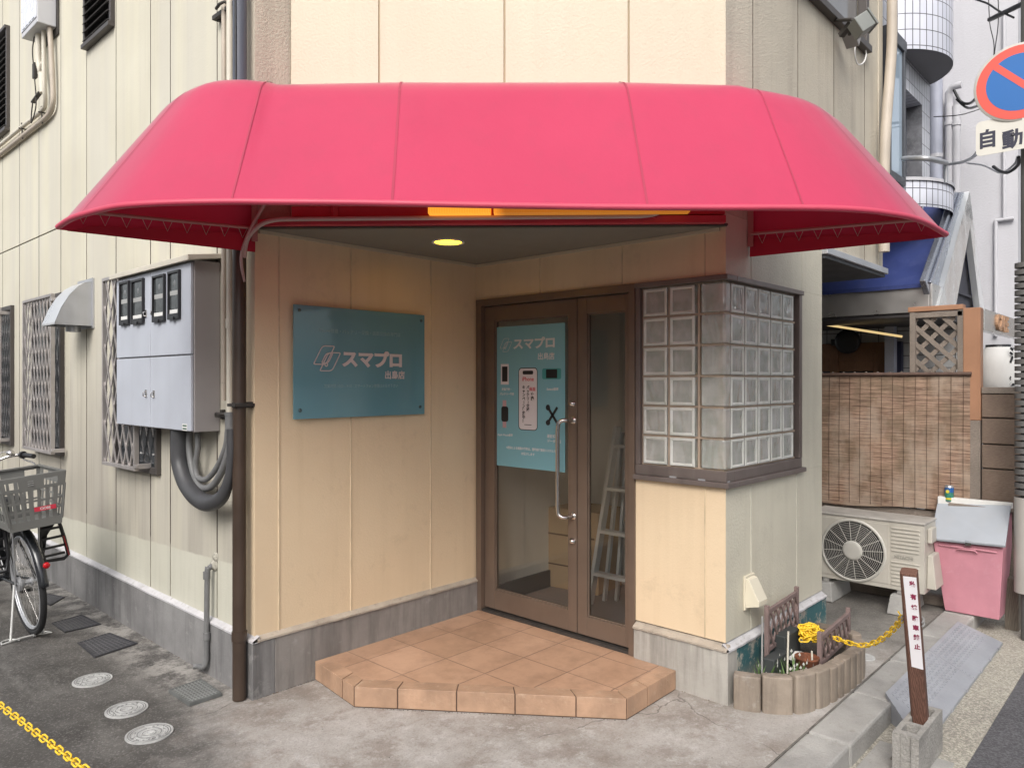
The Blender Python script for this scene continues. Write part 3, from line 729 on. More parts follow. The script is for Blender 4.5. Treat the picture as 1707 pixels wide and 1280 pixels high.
# ================================================================== awning
ZB = 2.262
bpx = [(97, 383), (112, 373), (132, 364.5), (178, 352.5), (221, 346.5), (293, 343), (385, 341.5), (450, 342), (600, 343.5), (760, 346.5), (900, 349), (1080, 351), (1340, 351.6), (1434, 355), (1481, 360.5), (1515, 366.5), (1545, 377), (1577, 395)]
bp = [G(p[0], p[1], ZB) for p in bpx]
NS = 6
Bc = smooth(bp, NS)
def pxof(p): return 853.5 + 1236 * (RT[0] * p.x + RT[1] * p.y) / (FW[0] * p.x + FW[1] * p.y)
WMAP = [(97, 424), (178, 427), (293, 441), (385, 466), (655, 676), (1085, 1027), (1335, 1222), (1434, 1238), (1577, 1251)]
def wallpt(b):
    """where the canopy is fixed to the wall behind the point b of its front bar"""
    q = max(97, min(1577, pxof(b)))
    for (a0, w0), (a1, w1) in zip(WMAP, WMAP[1:]):
        if q <= a1: wq = w0 + (w1 - w0) * (q - a0) / (a1 - a0); break
    d_ = ray(wq, 500)
    if wq < 484: t_ = (B - .013) / d_[1]; return Vector((d_[0] * t_, d_[1] * t_, 0))
    if wq > 1206: t_ = (D - .006) / d_[1]; return Vector((d_[0] * t_, d_[1] * t_, 0))
    M_ = Matrix(((d_[0], -dv.x), (d_[1], -dv.y))); t_, s_ = M_.inverted() @ Vector((Q0.x, Q0.y)); return Q0 + dv * s_ + nv * .004
prof = [(0, 3.095), (.12, 3.065), (.24, 3.030), (.34, 2.992), (.40, 2.962), (.445, 2.932), (.485, 2.896), (.52, 2.855)]
prof += [(.52 + .48 * k / 12, 2.855 - (2.855 - ZB - .010) * (k / 12) + .012 * math.sin(math.pi * k / 12) * 0) for k in range(1, 13)]
aw = thing('awning', 'large red vinyl awning with rounded ends over the entrance', 'awning', (2.6, 2.5, ZB))
Wc = [wallpt(b) for b in Bc]
def tilt(q):
    T_ = [(90, 0.), (385, .02), (655, .02), (1085, -.01), (1335, -.055), (1600, -.03)]
    q = max(91, min(1599, q))
    for (a0, w0), (a1, w1) in zip(T_, T_[1:]):
        if q <= a1: return w0 + (w1 - w0) * (q - a0) / (a1 - a0)
TILT = [tilt(pxof(b)) for b in Bc]; PXB = [pxof(b) for b in Bc]
def awp(i, j, off=0.):
    f, z = prof[j]; z += TILT[i] * max(0, 1 - f * 1.15); b = Vector((Bc[i].x, Bc[i].y, 0)); p = Wc[i].lerp(b, f)
    q = PXB[i]; sg_ = 0
    for a_, c_ in ((385, 655), (655, 1085), (1085, 1335)):
        if a_ < q < c_: sg_ = math.sin(math.pi * (q - a_) / (c_ - a_)) ** .7
    ff = max(0, min(1, (f - .45) / .5)); n_ = (b - Wc[i]).normalized() * (-.012 * sg_ * math.sin(math.pi * ff))
    return Vector((p.x + n_.x, p.y + n_.y, z - .004 * sg_ * math.sin(math.pi * ff)))
m = MB(); NI, NJ = len(Bc), len(prof)
vs = [awp(i, j) for i in range(NI) for j in range(NJ)]
m.add(vs, [(i * NJ + j, i * NJ + j + 1, (i + 1) * NJ + j + 1, (i + 1) * NJ + j) for i in range(NI - 1) for j in range(NJ - 1)], 0, True)
canopy = m.build('canopy', RED, aw)
for i in (0, NI - 1):     # closed ends
    m = MB(); vs = [awp(i, j) for j in range(NJ)] + [Vector((awp(i, j).x, awp(i, j).y, ZB)) for j in range(NJ)]
    m.add(vs, [(j, j + 1, NJ + j + 1, NJ + j) for j in range(NJ - 1)]); m.build('end_panel', RED, aw)
m = MB(); m.tube([p + Vector((0, 0, .012)) for p in Bc], .0125, 10); m.build('front_bar', REDBAR, aw)
# welded seams
m = MB()
def seam(i, wd=.006):
    for j in range(NJ - 1):
        for a, b in ((awp(i, j), awp(i, j + 1)),):
            t_ = (Bc[min(i + 1, NI - 1)] - Bc[max(i - 1, 0)]).normalized() * wd
            n_ = (b - a).cross(t_).normalized() * .0025
            if n_.dot(Vector((-1, -1, 1))) < 0: n_ = -n_
            m.add([a - t_ + n_, a + t_ + n_, b + t_ + n_, b - t_ + n_], [(0, 1, 2, 3)])
def nearest(px):
    best = min(range(NI), key=lambda i: abs(853.5 + 1236 * (RT[0] * Bc[i].x + RT[1] * Bc[i].y) / (FW[0] * Bc[i].x + FW[1] * Bc[i].y) - px)); return best
for p, wd in ((132, .0025), (385, .004), (655, .005), (1085, .005), (1335, .0035), (1535, .0025)): m = MB(); seam(nearest(p), wd); m.build('seam', REDD, aw)
# end rails with lacing and the folded hem below them
for side in (0, 1):
    i = 0 if side == 0 else NI - 1
    tip = Bc[i].copy(); wl = Wc[i].copy(); wl.z = 0; tip.z = 0
    inw = (Vector((2.9, 2.6, 0)) - wl.lerp(tip, .5)); dvv = (tip - wl).normalized(); inw = (inw - dvv * inw.dot(dvv)).normalized()
    a = wl + inw * .035 + dvv * .01; b = wl + dvv * ((tip - wl).length * .93) + inw * .035
    zr0, zr1 = 2.365, 2.345
    m = MB(); m.tube([a + Vector((0, 0, zr0)), b + Vector((0, 0, zr1))], .0085, 8); rail = m.build('rail', RAIL, aw)
    m = MB(); a2 = wl + inw * .012; b2 = tip + inw * .012 - dvv * .03
    m.add([a2 + Vector((0, 0, ZB - .012)), b2 + Vector((0, 0, ZB - .004)), b2 + Vector((0, 0, ZB + .03)) - dvv * .1, a2 + Vector((0, 0, zr0 - .02))], [(0, 1, 2, 3)])
    m.add([a2 + inw * .003 + Vector((0, 0, ZB - .012)), b2 + inw * .003 + Vector((0, 0, ZB - .004)), b2 + inw * .003 - dvv * .1 + Vector((0, 0, ZB + .03)), a2 + inw * .003 + Vector((0, 0, zr0 - .02))], [(0, 1, 2, 3)])
    m.build('hem', mat('red hem cloth', (.42, .012, .04), .7, var=.08), aw)
    n = 9
    for k in range(n):
        m = MB()
        q = a.lerp(b, (k + .45) / n); zz = zr0 + (zr1 - zr0) * (k + .45) / n
        pts = [q + Vector((0, 0, zz + .006)) - dvv * .008, q - inw * .02 + Vector((0, 0, zz - .05)) + dvv * .014, q + Vector((0, 0, zz + .002)) + dvv * .042]
        m.tube(pts, .0018, 5); m.build('lacing', PINKPIPE, rail)
    m = MB(); c_ = wl + inw * .03 + dvv * .008
    m.bar(c_ + Vector((0, 0, 2.30)), c_ + Vector((0, 0, 3.10)), .03, .008, up=(inw.x, inw.y, 0)); m.bar(c_ + Vector((0, 0, 2.72)), (wl + dvv * .62 + inw * .03) + Vector((0, 0, 2.40)), .012, .012)
    m.build('bracket', RAIL, aw, bevel=.002)
# red beam and conduit along the front of the soffit
m = MB()
e0 = Vector((A - .008, B - .012, 0)); e1 = Vector((C - .008, D - .012, 0)); ev = (e1 - e0).normalized(); en = Vector((ev.y, -ev.x, 0))
if en.dot(Vector((-1, -1, 0))) < 0: en = -en
LE = (e1 - e0).length
def EP(s_, d_, z): return e0 + ev * s_ + en * d_ + Vector((0, 0, z))
m.bar(EP(.20, .03, 2.395), EP(LE - .02, .03, 2.395), .05, .036); m.bar(EP(.20, .02, 2.447), EP(LE - .02, .02, 2.447), .03, .05)
m.bar(EP(.20, .03, 2.395), EP(.02, .0, 2.395), .04, .036)
for s_ in (.42, .95, 1.45, 2.0): m.bar(EP(s_, .05, 2.40), EP(s_, .05, 2.50), .02, .03)
m.build('beam', REDB, aw, bevel=.002)
m = MB(); m.bar(EP(.0, .0, 2.376), EP(LE, .0, 2.376), .03, .010); m.build('trim_strip', mat('dark trim strip', (.06, .05, .045), .6), aw)
m = MB()
m.tube(smooth([EP(-.04, .03, 2.22), EP(-.02, .05, 2.30), EP(.03, .06, 2.36), EP(.12, .075, 2.395), EP(.30, .078, 2.40), EP(1.0, .078, 2.402), EP(1.8, .078, 2.404), EP(1.95, .078, 2.407), EP(2.02, .08, 2.425), EP(2.06, .08, 2.47)], 5), .011, 10)
m.tube(smooth([EP(-.045, .02, 2.10), EP(-.05, .045, 2.22), EP(-.01, .06, 2.33), EP(.05, .06, 2.44), EP(.10, .06, 2.52)], 5), .008, 8)
tag(m.build('conduit', PINKPIPE), 'thin pale flexible conduit running under the front of the awning', 'conduit')
# added glowing strip above the conduit, standing in for an orange glow
fx = thing('amber_glow_strip', 'amber ribbed glow strip added under the awning front', 'glow strip', EP(1.2, .06, 2.45))
m = MB(); m.bar(EP(.88, .13, 2.478), EP(2.16, .13, 2.478), .07, .03); m.bar(EP(1.4, .06, 2.485), EP(1.4, .13, 2.485), .04, .01); m.build('glow_strip_housing', REDB, fx)
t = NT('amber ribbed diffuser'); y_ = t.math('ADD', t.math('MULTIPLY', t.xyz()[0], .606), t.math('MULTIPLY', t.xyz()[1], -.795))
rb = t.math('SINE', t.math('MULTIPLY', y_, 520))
t.put(t.mix(t.mr(rb, -1, 1), (.95, .27, .015), (1., .40, .04)), t.b.inputs['Emission Color']); t.put(t.mr(y_, -.45, -.38, .75, .20), t.b.inputs['Emission Strength'])  # emission drops along the added strip, imitating how the orange glow fades
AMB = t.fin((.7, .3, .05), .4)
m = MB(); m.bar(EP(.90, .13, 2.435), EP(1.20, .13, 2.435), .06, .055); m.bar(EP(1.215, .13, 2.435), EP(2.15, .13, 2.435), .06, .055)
m.build('emitter', AMB, fx)
dl = thing('downlight', 'round lit downlight recessed in the soffit above the step', 'downlight', G(747, 404, 2.368))
c_ = G(747, 404, 2.368)
m = MB(); m.lathe([(.074, 0), (.080, -.004), (.090, -.004), (.092, .001)], Matrix.Translation(c_), 32, cap=False); m.build('trim_ring', WHITEP, dl)
m = MB(); m.lathe([(0, -.001), (.074, -.001)], Matrix.Translation(c_), 32); m.build('lens', DOWN, dl)

# ================================================================== signs at the entrance
def logo(mb, M, s, th=.006, d=.004):
    """two interlocking slanted rounded frames with a small ring"""
    def para(cx, cy, w_, h_, sh, r_=.12):
        pts = [(-w_ / 2 + sh * -h_ / 2, -h_ / 2), (w_ / 2 + sh * -h_ / 2, -h_ / 2), (w_ / 2 + sh * h_ / 2, h_ / 2), (-w_ / 2 + sh * h_ / 2, h_ / 2)]
        o = []
        for i in range(4):
            p = Vector(pts[i]); a = (Vector(pts[i - 1]) - p).normalized(); b = (Vector(pts[(i + 1) % 4]) - p).normalized()
            k = r_ if i in (1, 3) else r_ * .4
            for t_ in (0, .33, .66, 1):
                q = p + a * k * (1 - t_) ** 2 + b * k * t_ ** 2; o.append((q.x + cx, q.y + cy))
        return o
    for cx, cy, w_, h_ in ((-.10, .10, .48, .62), (.14, -.12, .48, .62), (0.02, .0, .26, .34)):
        pts = [M @ Vector((x * s, y * s, d / 2)) for x, y in para(cx, cy, w_, h_, .55)]
        mb.tube(pts, th / 2, 5, closed=True)
    mb.tube([M @ Vector(((-.02 + .055 * math.cos(a)) * s, (-.22 + .055 * math.sin(a)) * s, d / 2)) for a in [k * math.pi / 5 for k in range(10)]], th / 2, 5, closed=True)
ys = B - .022
sa, sb = PY(490, 507, B - .03), PY(708, 690, B - .03)
sx0, sx1, sz0, sz1 = sa.x, sb.x, sb.z, sa.z
sg = thing('shop_sign', 'teal acrylic shop sign board with raised white lettering on the recess wall', 'sign', ((sx0 + sx1) / 2, B - .02, sz0))
m = MB(); m.box(sx0, sx1, B - .028, B - .020, sz0, sz1); m.build('board', TEAL, sg, bevel=.001)
def SM(px, py, off=.0285): p = PY(px, py, B - off); return frameM(p, (1, 0, 0), (0, 0, 1), (0, -1, 0))
m = MB(); Mk = SM(569, 600); text(m, 'スマプロ', .098, Mk, .010, .0042, 0, 'LEFT', 1.12, spacing=.95)
letters = m.build('lettering', PPINK, sg)
m = MB(); logo(m, SM(544, 597), .160, .0070, .008); m.build('emblem', PPINK, sg)
m = MB(); text(m, '出島店', .050, SM(641, 626), .003, .0012, 0); m.build('lettering', PPINK, sg)
m = MB(); text(m, 'iPhone修理・バッテリー交換・画面交換の専門店', .026, SM(532, 551), .0008, 0, 0, sx=.98)
text(m, '営業時間 10:00~19:00   スマートフォン修理はお任せ下さい', .022, SM(540, 644), .0008, 0, 0, sx=.88)
m.build('fine_print', mat('faded print', (.27, .42, .46), .4, var=.03), sg)
for px, py in ((499, 517), (702, 535), (700, 678), (500, 684)):
    m = MB(); m.lathe([(.009, 0), (.009, .004), (.007, .006), (0, .006)], SM(px, py), 16); m.build('stud', mat('dark stud', (.09, .13, .14), .3, metal=.5), sg)
# poster inside the door glass
q0, q1 = PX(822, 547, C + .038), PX(942, 788, C + .038)
pt = thing('poster', 'teal shop poster with phone pictures taped inside the door glass', 'poster', (C + .038, (q0.y + q1.y) / 2, q1.z))
xp = C + .0385
pz0, pz1 = PX(882, 781, C + .038).z, PX(882, 542, C + .038).z
m = MB(); m.box(xp, xp + .0008, q0.y, q1.y, pz0, pz1); m.build('sheet', POSTER, pt)
def PM(px, py, off=.0004): p = PX(px, py, xp - off); return frameM(p, (0, -1, 0), (0, 0, 1), (-1, 0, 0))
def prect(mb, a, b, c_, e, off=.0004, m_=0):
    p, q = PX(a, b, xp - off), PX(c_, e, xp - off); mb.box(xp - off - .0003, xp - off, p.y, q.y, p.z, q.z, m_)
m = MB(); text(m, 'スマプロ', .074, PM(855, 575), .0006, .0026, 0, sx=1.22, spacing=.95); text(m, '出島店', .046, PM(896, 595), .0006, .0008, 0, sx=1.0)
logo(m, PM(843, 575), .10, .0022, .001)
text(m, '液晶交換・', .018, PM(845, 649), .0006, .0004, 0, 'CENTER'); text(m, 'バッテリー交換', .018, PM(845, 657), .0006, .0004, 0, 'CENTER')
text(m, 'Switch修理', .020, PM(921, 649), .0006, .0004, 0, 'CENTER'); text(m, 'Apple Watch修理', .018, PM(842, 725), .0006, .0004, 0, 'CENTER')
text(m, '基板修理', .022, PM(912, 727), .0006, .0005, 0); text(m, 'データ復旧', .022, PM(912, 735), .0006, .0005, 0)
text(m, '※故障による画面の交換は、登録修理業者システムで', .0188, PM(884, 749), .0006, .0005, 0, 'CENTER', .93); text(m, 'お受けします', .0188, PM(880, 757), .0006, .0005, 0, 'CENTER')
m.build('lettering', PWHITE, pt)
m = MB(); prect(m, 835, 607, 848, 641, .0006, 0); prect(m, 837, 611, 846, 636, .0010, 1); m.build('printed_picture', [SCREEN, PBLACK], pt)
m = MB(); prect(m, 838, 667, 844, 713, .0006, 0); m.build('printed_picture', mat('pink strap', (.55, .35, .36), .6), pt)
def rrect(mb, cx, cy, w_, h_, r_, M, th, mi=0):
    p = []
    for sx, sy, a in ((1, -1, -90), (1, 1, 0), (-1, 1, 90), (-1, -1, 180)):
        for k in range(5): t_ = R(a + k * 22.5); p.append((cx + sx * (w_ / 2 - r_) + r_ * math.cos(t_), cy + sy * (h_ / 2 - r_) + r_ * math.sin(t_)))
    mb.prism(p, M, th, mi)
m = MB(); rrect(m, 0, 0, .062, .098, .016, PM(841.5, 690, .0010), .0003); m.build('printed_picture', PBLACK, pt)
m = MB(); rrect(m, 0, 0, .160, .392, .026, PM(880, 665, .0006), .0003, 0); rrect(m, 0, 0, .150, .382, .022, PM(880, 665, .0010), .0003, 1)
rrect(m, 0, 0, .088, .024, .009, PM(880, 621, .0014), .0003, 0); rrect(m, 0, 0, .06, .004, .0015, PM(880, 708, .0014), .0003, 0)
m.build('printed_phone', [PBLACK, SCREEN], pt)
m = MB(); text(m, 'iPhone', .036, PM(880, 632, .0015), .0004, .0005, 0, 'CENTER'); text(m, '画面', .026, PM(887.5, 649, .0015), .0004, .0006, 0, 'CENTER', vertical=False)
m.build('lettering', PRED, pt)
m = MB()
def vtext(mb, s_, px, y0, dy, size, off=.0015, b=.0006):
    for i, ch in enumerate(s_):
        Mx = PM(px, y0 + dy * i, off)
        if ch == 'ー': Mx = Mx @ Matrix.Rotation(R(-90), 4, 'Z'); Mx = Mx @ Matrix.Translation((0, 0, 0))
        text(mb, ch, size, Mx, .0004, b, 0, 'CENTER')
vtext(m, '交換', 887.5, 658, 6.6, .027, b=.0014); vtext(m, 'バッテリー交換', 880, 646, 6.2, .025, b=.0009); vtext(m, 'キャンペーン実施中！', 873, 646, 6.2, .025, b=.0009)
m.build('lettering', PBLACK, pt)
m = MB(); rrect(m, 0, 0, .15, .066, .012, PM(919.5, 623, .0006), .0003, 0); rrect(m, 0, 0, .088, .054, .003, PM(919.5, 623, .0010), .0003, 1)
m.build('printed_console', [mat('console teal', (.06, .30, .30), .5), PBLACK], pt)
m = MB()
for an in (52, -52):
    c_ = PM(921, 692, .0008) @ Matrix.Rotation(R(an), 4, 'Z'); rrect(m, 0, 0, .125, .017, .005, c_, .0003)
    m.prism([(-.058 + .018 * math.cos(a), .018 * math.sin(a)) for a in [R(25 + k * 25) + math.pi for k in range(-4, 9)]] , c_, .0004)
m.build('printed_tools', PBLACK, pt)

# ================================================================== meter box and pipes on the street wall
xf = 1.708; my0, my1, mz0, mz1, mys = 3.88, 4.947, 1.333, 2.243, 4.416
mbx = thing('meter_box', 'pale grey electric meter cabinet with four black framed windows on the street wall', 'meter box', (1.78, 4.41, mz0))
m = MB(); m.box(xf + .012, A - .002, my0, my1, mz0, mz1); m.build('cabinet', BOXSIDE, mbx, bevel=.004)
m = MB()
m.add([(xf - .035, my0 - .03, mz1 - .012), (xf - .035, my1 + .03, mz1 - .012), (A - .002, my1 + .03, mz1 + .02), (A - .002, my0 - .03, mz1 + .02),
       (xf - .035, my0 - .03, mz1 + .018), (xf - .035, my1 + .03, mz1 + .018), (A - .002, my1 + .03, mz1 + .045), (A - .002, my0 - .03, mz1 + .045)],
      [(0, 3, 2, 1), (4, 5, 6, 7), (0, 1, 5, 4), (1, 2, 6, 5), (2, 3, 7, 6), (3, 0, 4, 7)]); m.build('rain_cap', IVORY, mbx, bevel=.003)
zs = 1.742
doors = []
for y0, y1, z0, z1 in ((my0 + .006, mys - .003, zs + .004, mz1 - .016), (mys + .003, my1 - .006, zs + .004, mz1 - .016), (my0 + .006, mys - .003, mz0 + .006, zs - .004), (mys + .003, my1 - .006, mz0 + .006, zs - .004)):
    m = MB(); m.box(xf - .004, xf + .011, y0, y1, z0, z1); doors.append(m.build('cabinet_door', BOXBLUE, mbx, bevel=.003))
for i, (a, b, c_, e) in enumerate(((203.5, 219, 471, 542), (223.5, 243, 467, 537), (258.5, 278.5, 460, 532), (284.5, 303.5, 453, 528))):
    p, q = PX(a, c_, xf), PX(b, e, xf); dpar = doors[1] if i < 2 else doors[0]
    y0, y1 = q.y, p.y; z1 = (PX(a, c_, xf).z + PX(b, c_, xf).z) / 2 + .004; z0 = z1 - .262
    m = MB()
    for bx_ in ((y0, y0 + .012, z0, z1), (y1 - .012, y1, z0, z1), (y0 + .012, y1 - .012, z0, z0 + .03), (y0 + .012, y1 - .012, z1 - .014, z1)): m.box(xf - .020, xf - .0045, *bx_)
    m.box(xf - .026, xf - .020, (y0 + y1) / 2 - .02, (y0 + y1) / 2 + .02, z0 - .006, z0 + .012)
    m.build('window_frame', BLACKP, dpar, bevel=.002)
    m = MB(); m.box(xf - .010, xf - .006, y0 + .012, y1 - .012, z0 + .03, z1 - .014); m.build('window_pane', mat('meter window', (.045, .05, .052), .08, var=.5, vs=30, spec=.8), dpar)
    m = MB(); yc_ = (y0 + y1) / 2; m.box(xf - .0112, xf - .0102, y0 + .018, y1 - .018, z0 + .13, z0 + .155, 0); m.lathe([(.017, 0), (.014, .001), (0, .001)], frameM((xf - .0102, yc_, z0 + .195), (0, -1, 0), (0, 0, 1), (-1, 0, 0)), 16, 1); m.build('meter_dial', [mat('dial white', (.35, .35, .34), .5), mat('dial grey', (.16, .165, .17), .3)], dpar)
    m = MB(); m.box(xf - .0115, xf - .0102, y0 + .014, y1 - .014, z0 + .032, z0 + .052); m.build('label_card', WHITEP, dpar)
for px, py, k in ((243.5, 523, 1), (256.5, 521, 0), (243.5, 656, 3), (256.5, 657, 2)):
    p = PX(px, py, xf - .005)
    m = MB(); m.box(xf - .008, xf - .0042, p.y - .012, p.y + .012, p.z - .022, p.z + .022); m.tube([p + Vector((-.004, 0, .012)), p + Vector((-.016, 0, .006)), p + Vector((-.016, 0, -.012)), p + Vector((-.004, 0, -.016))], .004, 6)
    m.build('latch', STEEL, doors[k], bevel=.001)
p = PX(308, 712, xf - .0045); m = MB(); m.box(xf - .0052, xf - .0043, p.y - .03, p.y + .03, p.z - .018, p.z + .018, 0)
for j in (.008, -.008): m.box(xf - .0056, xf - .0053, p.y - .024, p.y + .024, p.z + j - .004, p.z + j + .004, 1)
m.build('sticker', [WHITEP, mat('green print', (.03, .10, .06), .5)], doors[2])
def onwall(pts, x_): return [PX(a, b, x_) for a, b in pts]
m = MB()
big = smooth(onwall([(300, 700), (299, 745), (301, 775), (312, 808), (332, 832), (352, 838), (370, 828), (381, 800), (385, 760), (385, 715)], 1.765), 6)
m.tube(big, [.046 if i < 28 else max(.021, .046 - .0015 * (i - 28)) for i in range(len(big))], 16)
tag(m.build('large_conduit', DKGREY), 'thick dark grey conduit looping under the meter box', 'conduit', 'conduits looping under the meter box')
for pts, r_, lb in (([(316, 715), (316, 750), (322, 785), (334, 810), (347, 813), (360, 803), (374, 775), (384, 740), (386, 712)], .019, 'middle grey conduit of the nest looping under the meter box'),
                ([(329, 715), (330, 745), (326, 775), (330, 795), (345, 798), (362, 778), (376, 745), (380, 715)], .015, 'innermost slim grey conduit with the tightest loop under the meter box')):
    m = MB(); m.tube(smooth(onwall(pts, 1.80 if r_ > .017 else 1.79), 6), r_, 12); tag(m.build('conduit', GREYPIPE), lb, 'conduit', 'conduits looping under the meter box')
m = MB(); m.tube(onwall([(384, 716), (384, 690)], 1.80), .026, 12); m.tube(onwall([(384, 692), (384, 687)], 1.80), .029, 12); tag(m.build('conduit_sleeve', GREYPIPE), 'grey sleeve where the looping conduits enter the upright pipe', 'sleeve')
def vpipe(px, x_, z0, z1, r_, mt, nm, lb, cat='pipe', rings=(), n=14, grp=None):
    d = ray(px, 600); t_ = x_ / d[0]; y_ = d[1] * t_
    m = MB(); m.tube([(x_, y_, z0), (x_, y_, z1)], r_, n)
    for z in rings: m.tube([(x_, y_, z - .025), (x_, y_, z + .025)], r_ + .004, n)
    o = tag(m.build(nm, mt), lb, cat, grp); return y_
vpipe(383, 1.815, 1.40, TOP + .05, .0165, IVORY, 'upright_pipe', 'cream upright pipe nearest the dark downpipe beside the meter box', rings=(1.9,))
vpipe(373.5, 1.825, 1.50, TOP + .05, .0135, BEIGEPIPE, 'upright_pipe', 'slim pinkish beige upright pipe touching the meter box side', rings=(1.62, 2.0))
dy = 3.546
m = MB(); m.tube([(1.80, dy, .004), (1.80, dy, 3.05)], .0335, 18); dp = tag(m.build('downpipe', BROWNPIPE), 'dark brown rainwater downpipe standing at the left building corner', 'downpipe')
m = MB(); m.tube([(1.80, dy, .30), (1.80, dy, .345)], .038, 18); m.build('socket', BROWNPIPE, dp)
for z in (1.50, .93):
    pass
m = MB(); m.box(1.755, A - .001, dy - .04, dy + .04, 1.475, 1.49); m.tube([(1.80, dy, 1.47), (1.80, dy, 1.495)], .037, 18); m.bar((1.80, dy - .02, 1.482), (A - .001, dy - .012, 1.482), .02, .03); m.build('bracket', IRON, dp)
m = MB(); m.tube([(1.802, dy, 3.0), (1.802, dy, TOP + .05)], .0345, 18); m.tube(smooth([(1.773, dy - .018, 2.9), (1.770, dy - .016, 3.6), (1.772, dy + .003, 3.9), (1.785, dy + .03, 4.2), (1.79, dy + .03, TOP)], 5), .006, 6, 1)
tag(m.build('cable_cover', [SLATEPIPE, BLACKP]), 'slate blue cable cover rising above the awning at the left corner', 'pipe')
for z, lb in ((3.55, 'rusty pipe clamp above the awning beside the slate blue cover'), (1.42, 'dark pipe clamp at the lower right of the meter box')):
    m = MB(); y_ = 3.83 if z < 2 else 3.86
    m.bar((1.835, 3.60, z), (1.835, y_ + .03, z), .03, .022); m.bar((1.85, y_, z - .02), (1.85, y_, z + .03), .02, .02); m.tube([(1.82, 3.70, z + .012), (1.795, 3.70, z + .012), (1.79, 3.74, z + .012), (1.80, 3.80, z + .012)], .008, 6)
    tag(m.build('pipe_clamp', IRON), lb, 'clamp')
# drain stub at the foot of the wall
m = MB(); yy = ywall(345, 1.82)
p_e = G(322, 1112, .03)
m.tube(smooth([(1.855, yy + .0, .60), (1.83, yy + .0, .585), (1.822, yy, .56), (1.82, yy + .005, .2), (1.82, yy + .005, .09), (1.81, yy + .02, .05), (p_e.x + .02, p_e.y - .02, .036), (p_e.x, p_e.y, .034)], 5), .0145, 12)
for z in (.55, .22): m.tube([(1.82, yy + .003, z - .02), (1.82, yy + .003, z + .02)], .019, 12)
dpp = tag(m.build('drain_pipe', GREYPIPE), 'slim grey drain pipe with an elbow foot on the left plinth', 'drain pipe')
m = MB(); m.lathe([(0, .02), (.018, .018), (.030, .008), (.036, 0)], frameM((A - .001, yy, .60), (0, 1, 0), (0, 0, 1), (-1, 0, 0)), 14); m.lathe([(0, .014), (.016, .012), (.03, 0)], frameM((A - .001, yy - .015, .645), (0, 1, 0), (0, 0, 1), (-1, 0, 0)), 10)
m.build('sealant', mat('old sealant', (.40, .38, .32), .8, var=.3, vs=60, bump=1), dpp)
# vent hood
hy0, hy1 = 5.85, 6.14
prof_h = [(0, 2.00), (.245, 2.00), (.245, 2.012), (.205, 2.12), (.155, 2.21), (.10, 2.275), (.05, 2.31), (0, 2.32)]
vh = thing('vent_hood', 'galvanised kitchen vent hood with a curved front on the street wall', 'vent hood', (A, 6.0, 2.0))
m = MB(); n = len(prof_h)
M0 = lambda y_: [Vector((A - .004 - a, y_, z)) for a, z in prof_h]
for y_, rv in ((hy0, 0), (hy1, 1)): m = MB(); m.add(M0(y_), [tuple(range(n)) if not rv else tuple(reversed(range(n)))]); m.build('cheek', GALV, vh)
m = MB(); a_ = M0(hy0 - .002); b_ = M0(hy1 + .002)
for k in range(1, n - 1): m.add([a_[k], a_[k + 1], b_[k + 1], b_[k]], [(0, 1, 2, 3)])
m.build('curved_cover', mat('bright hood steel', (.62, .63, .64), .34, metal=.5, var=.1), vh)
m = MB(); m.box(A - .012, A - .001, hy0 - .02, hy1 + .02, 1.985, 2.345); m.tube([(A - .09, 5.99, 1.96), (A - .09, 5.99, 2.02)], .05, 14); m.build('back_plate', GALV, vh)
# windows with folding lattice grilles on the street wall
def grille(y0, y1, z0, z1, wy0, wy1, step, slope, lb):
    g = thing('window_grille', lb, 'window grille', (A - .1, (y0 + y1) / 2, z0), 'folding lattice grilles over the street windows')
    xg = A - .095
    m = MB()
    for a, b, c_, e in ((y0, y1, z0, z0 + .022), (y0, y1, z1 - .022, z1), (y0, y0 + .02, z0 + .022, z1 - .022), (y1 - .014, y1, z0 + .022, z1 - .022)): m.box(xg - .012, xg + .018, a, b, c_, e)
    m.build('grille_frame', LATT, g, bevel=.002)
    Mg = frameM((xg, 0, 0), (0, 1, 0), (0, 0, 1), (1, 0, 0))
    m = MB(); lattice(m, Mg, y0 + .015, y1 - .01, z0 + .02, z1 - .02, step, slope, .013, .007); m.build('lattice_bars', LATT, g)
    for z in (z0 + .03, z1 - .05):
        m = MB(); m.bar((xg, y0 - .03, z), (A - .02, y0 - .03, z), .02, .03); m.bar((xg, y0 + .01, z), (xg, y0 - .04, z), .03, .02); m.build('hinge', LATT, g, bevel=.002)
    m = MB(); m.box(A - .03, A + .02, wy0, wy0 + .03, z0 - .02, z1 + .02); m.box(A - .03, A + .02, wy1 - .03, wy1, z0 - .02, z1 + .02); m.box(A - .029, A + .02, wy0 + .03, wy1 - .03, z0 - .02, z0 + .02); m.box(A - .029, A + .02, wy0 + .03, wy1 - .03, z1 - .02, z1 + .02)
    m.box(A - .018, A + .02, (wy0 + wy1) / 2 - .02, (wy0 + wy1) / 2 + .02, z0 + .02, z1 - .02)
    wnd = m.build('window', SASH, bld, bevel=.002)
    m = MB(); m.box(A - .008, A - .003, wy0 + .03, wy1 - .03, z0 + .02, z1 - .02); m.build('pane', WGLASS, wnd)
grille(6.46, 7.23, 1.04, 2.275, 6.50, 7.27, .085, 3.0, 'tarnished lattice grille left of the vent hood')
grille(4.80, 5.36, 1.05, 2.285, 4.66, 5.38, .105, 2.4, 'tarnished lattice grille half hidden behind the meter box')
grille(8.02, 8.9, 1.04, 2.275, 7.92, 8.9, .085, 3.0, 'tarnished lattice grille at the far left edge of the photo above the bicycle')
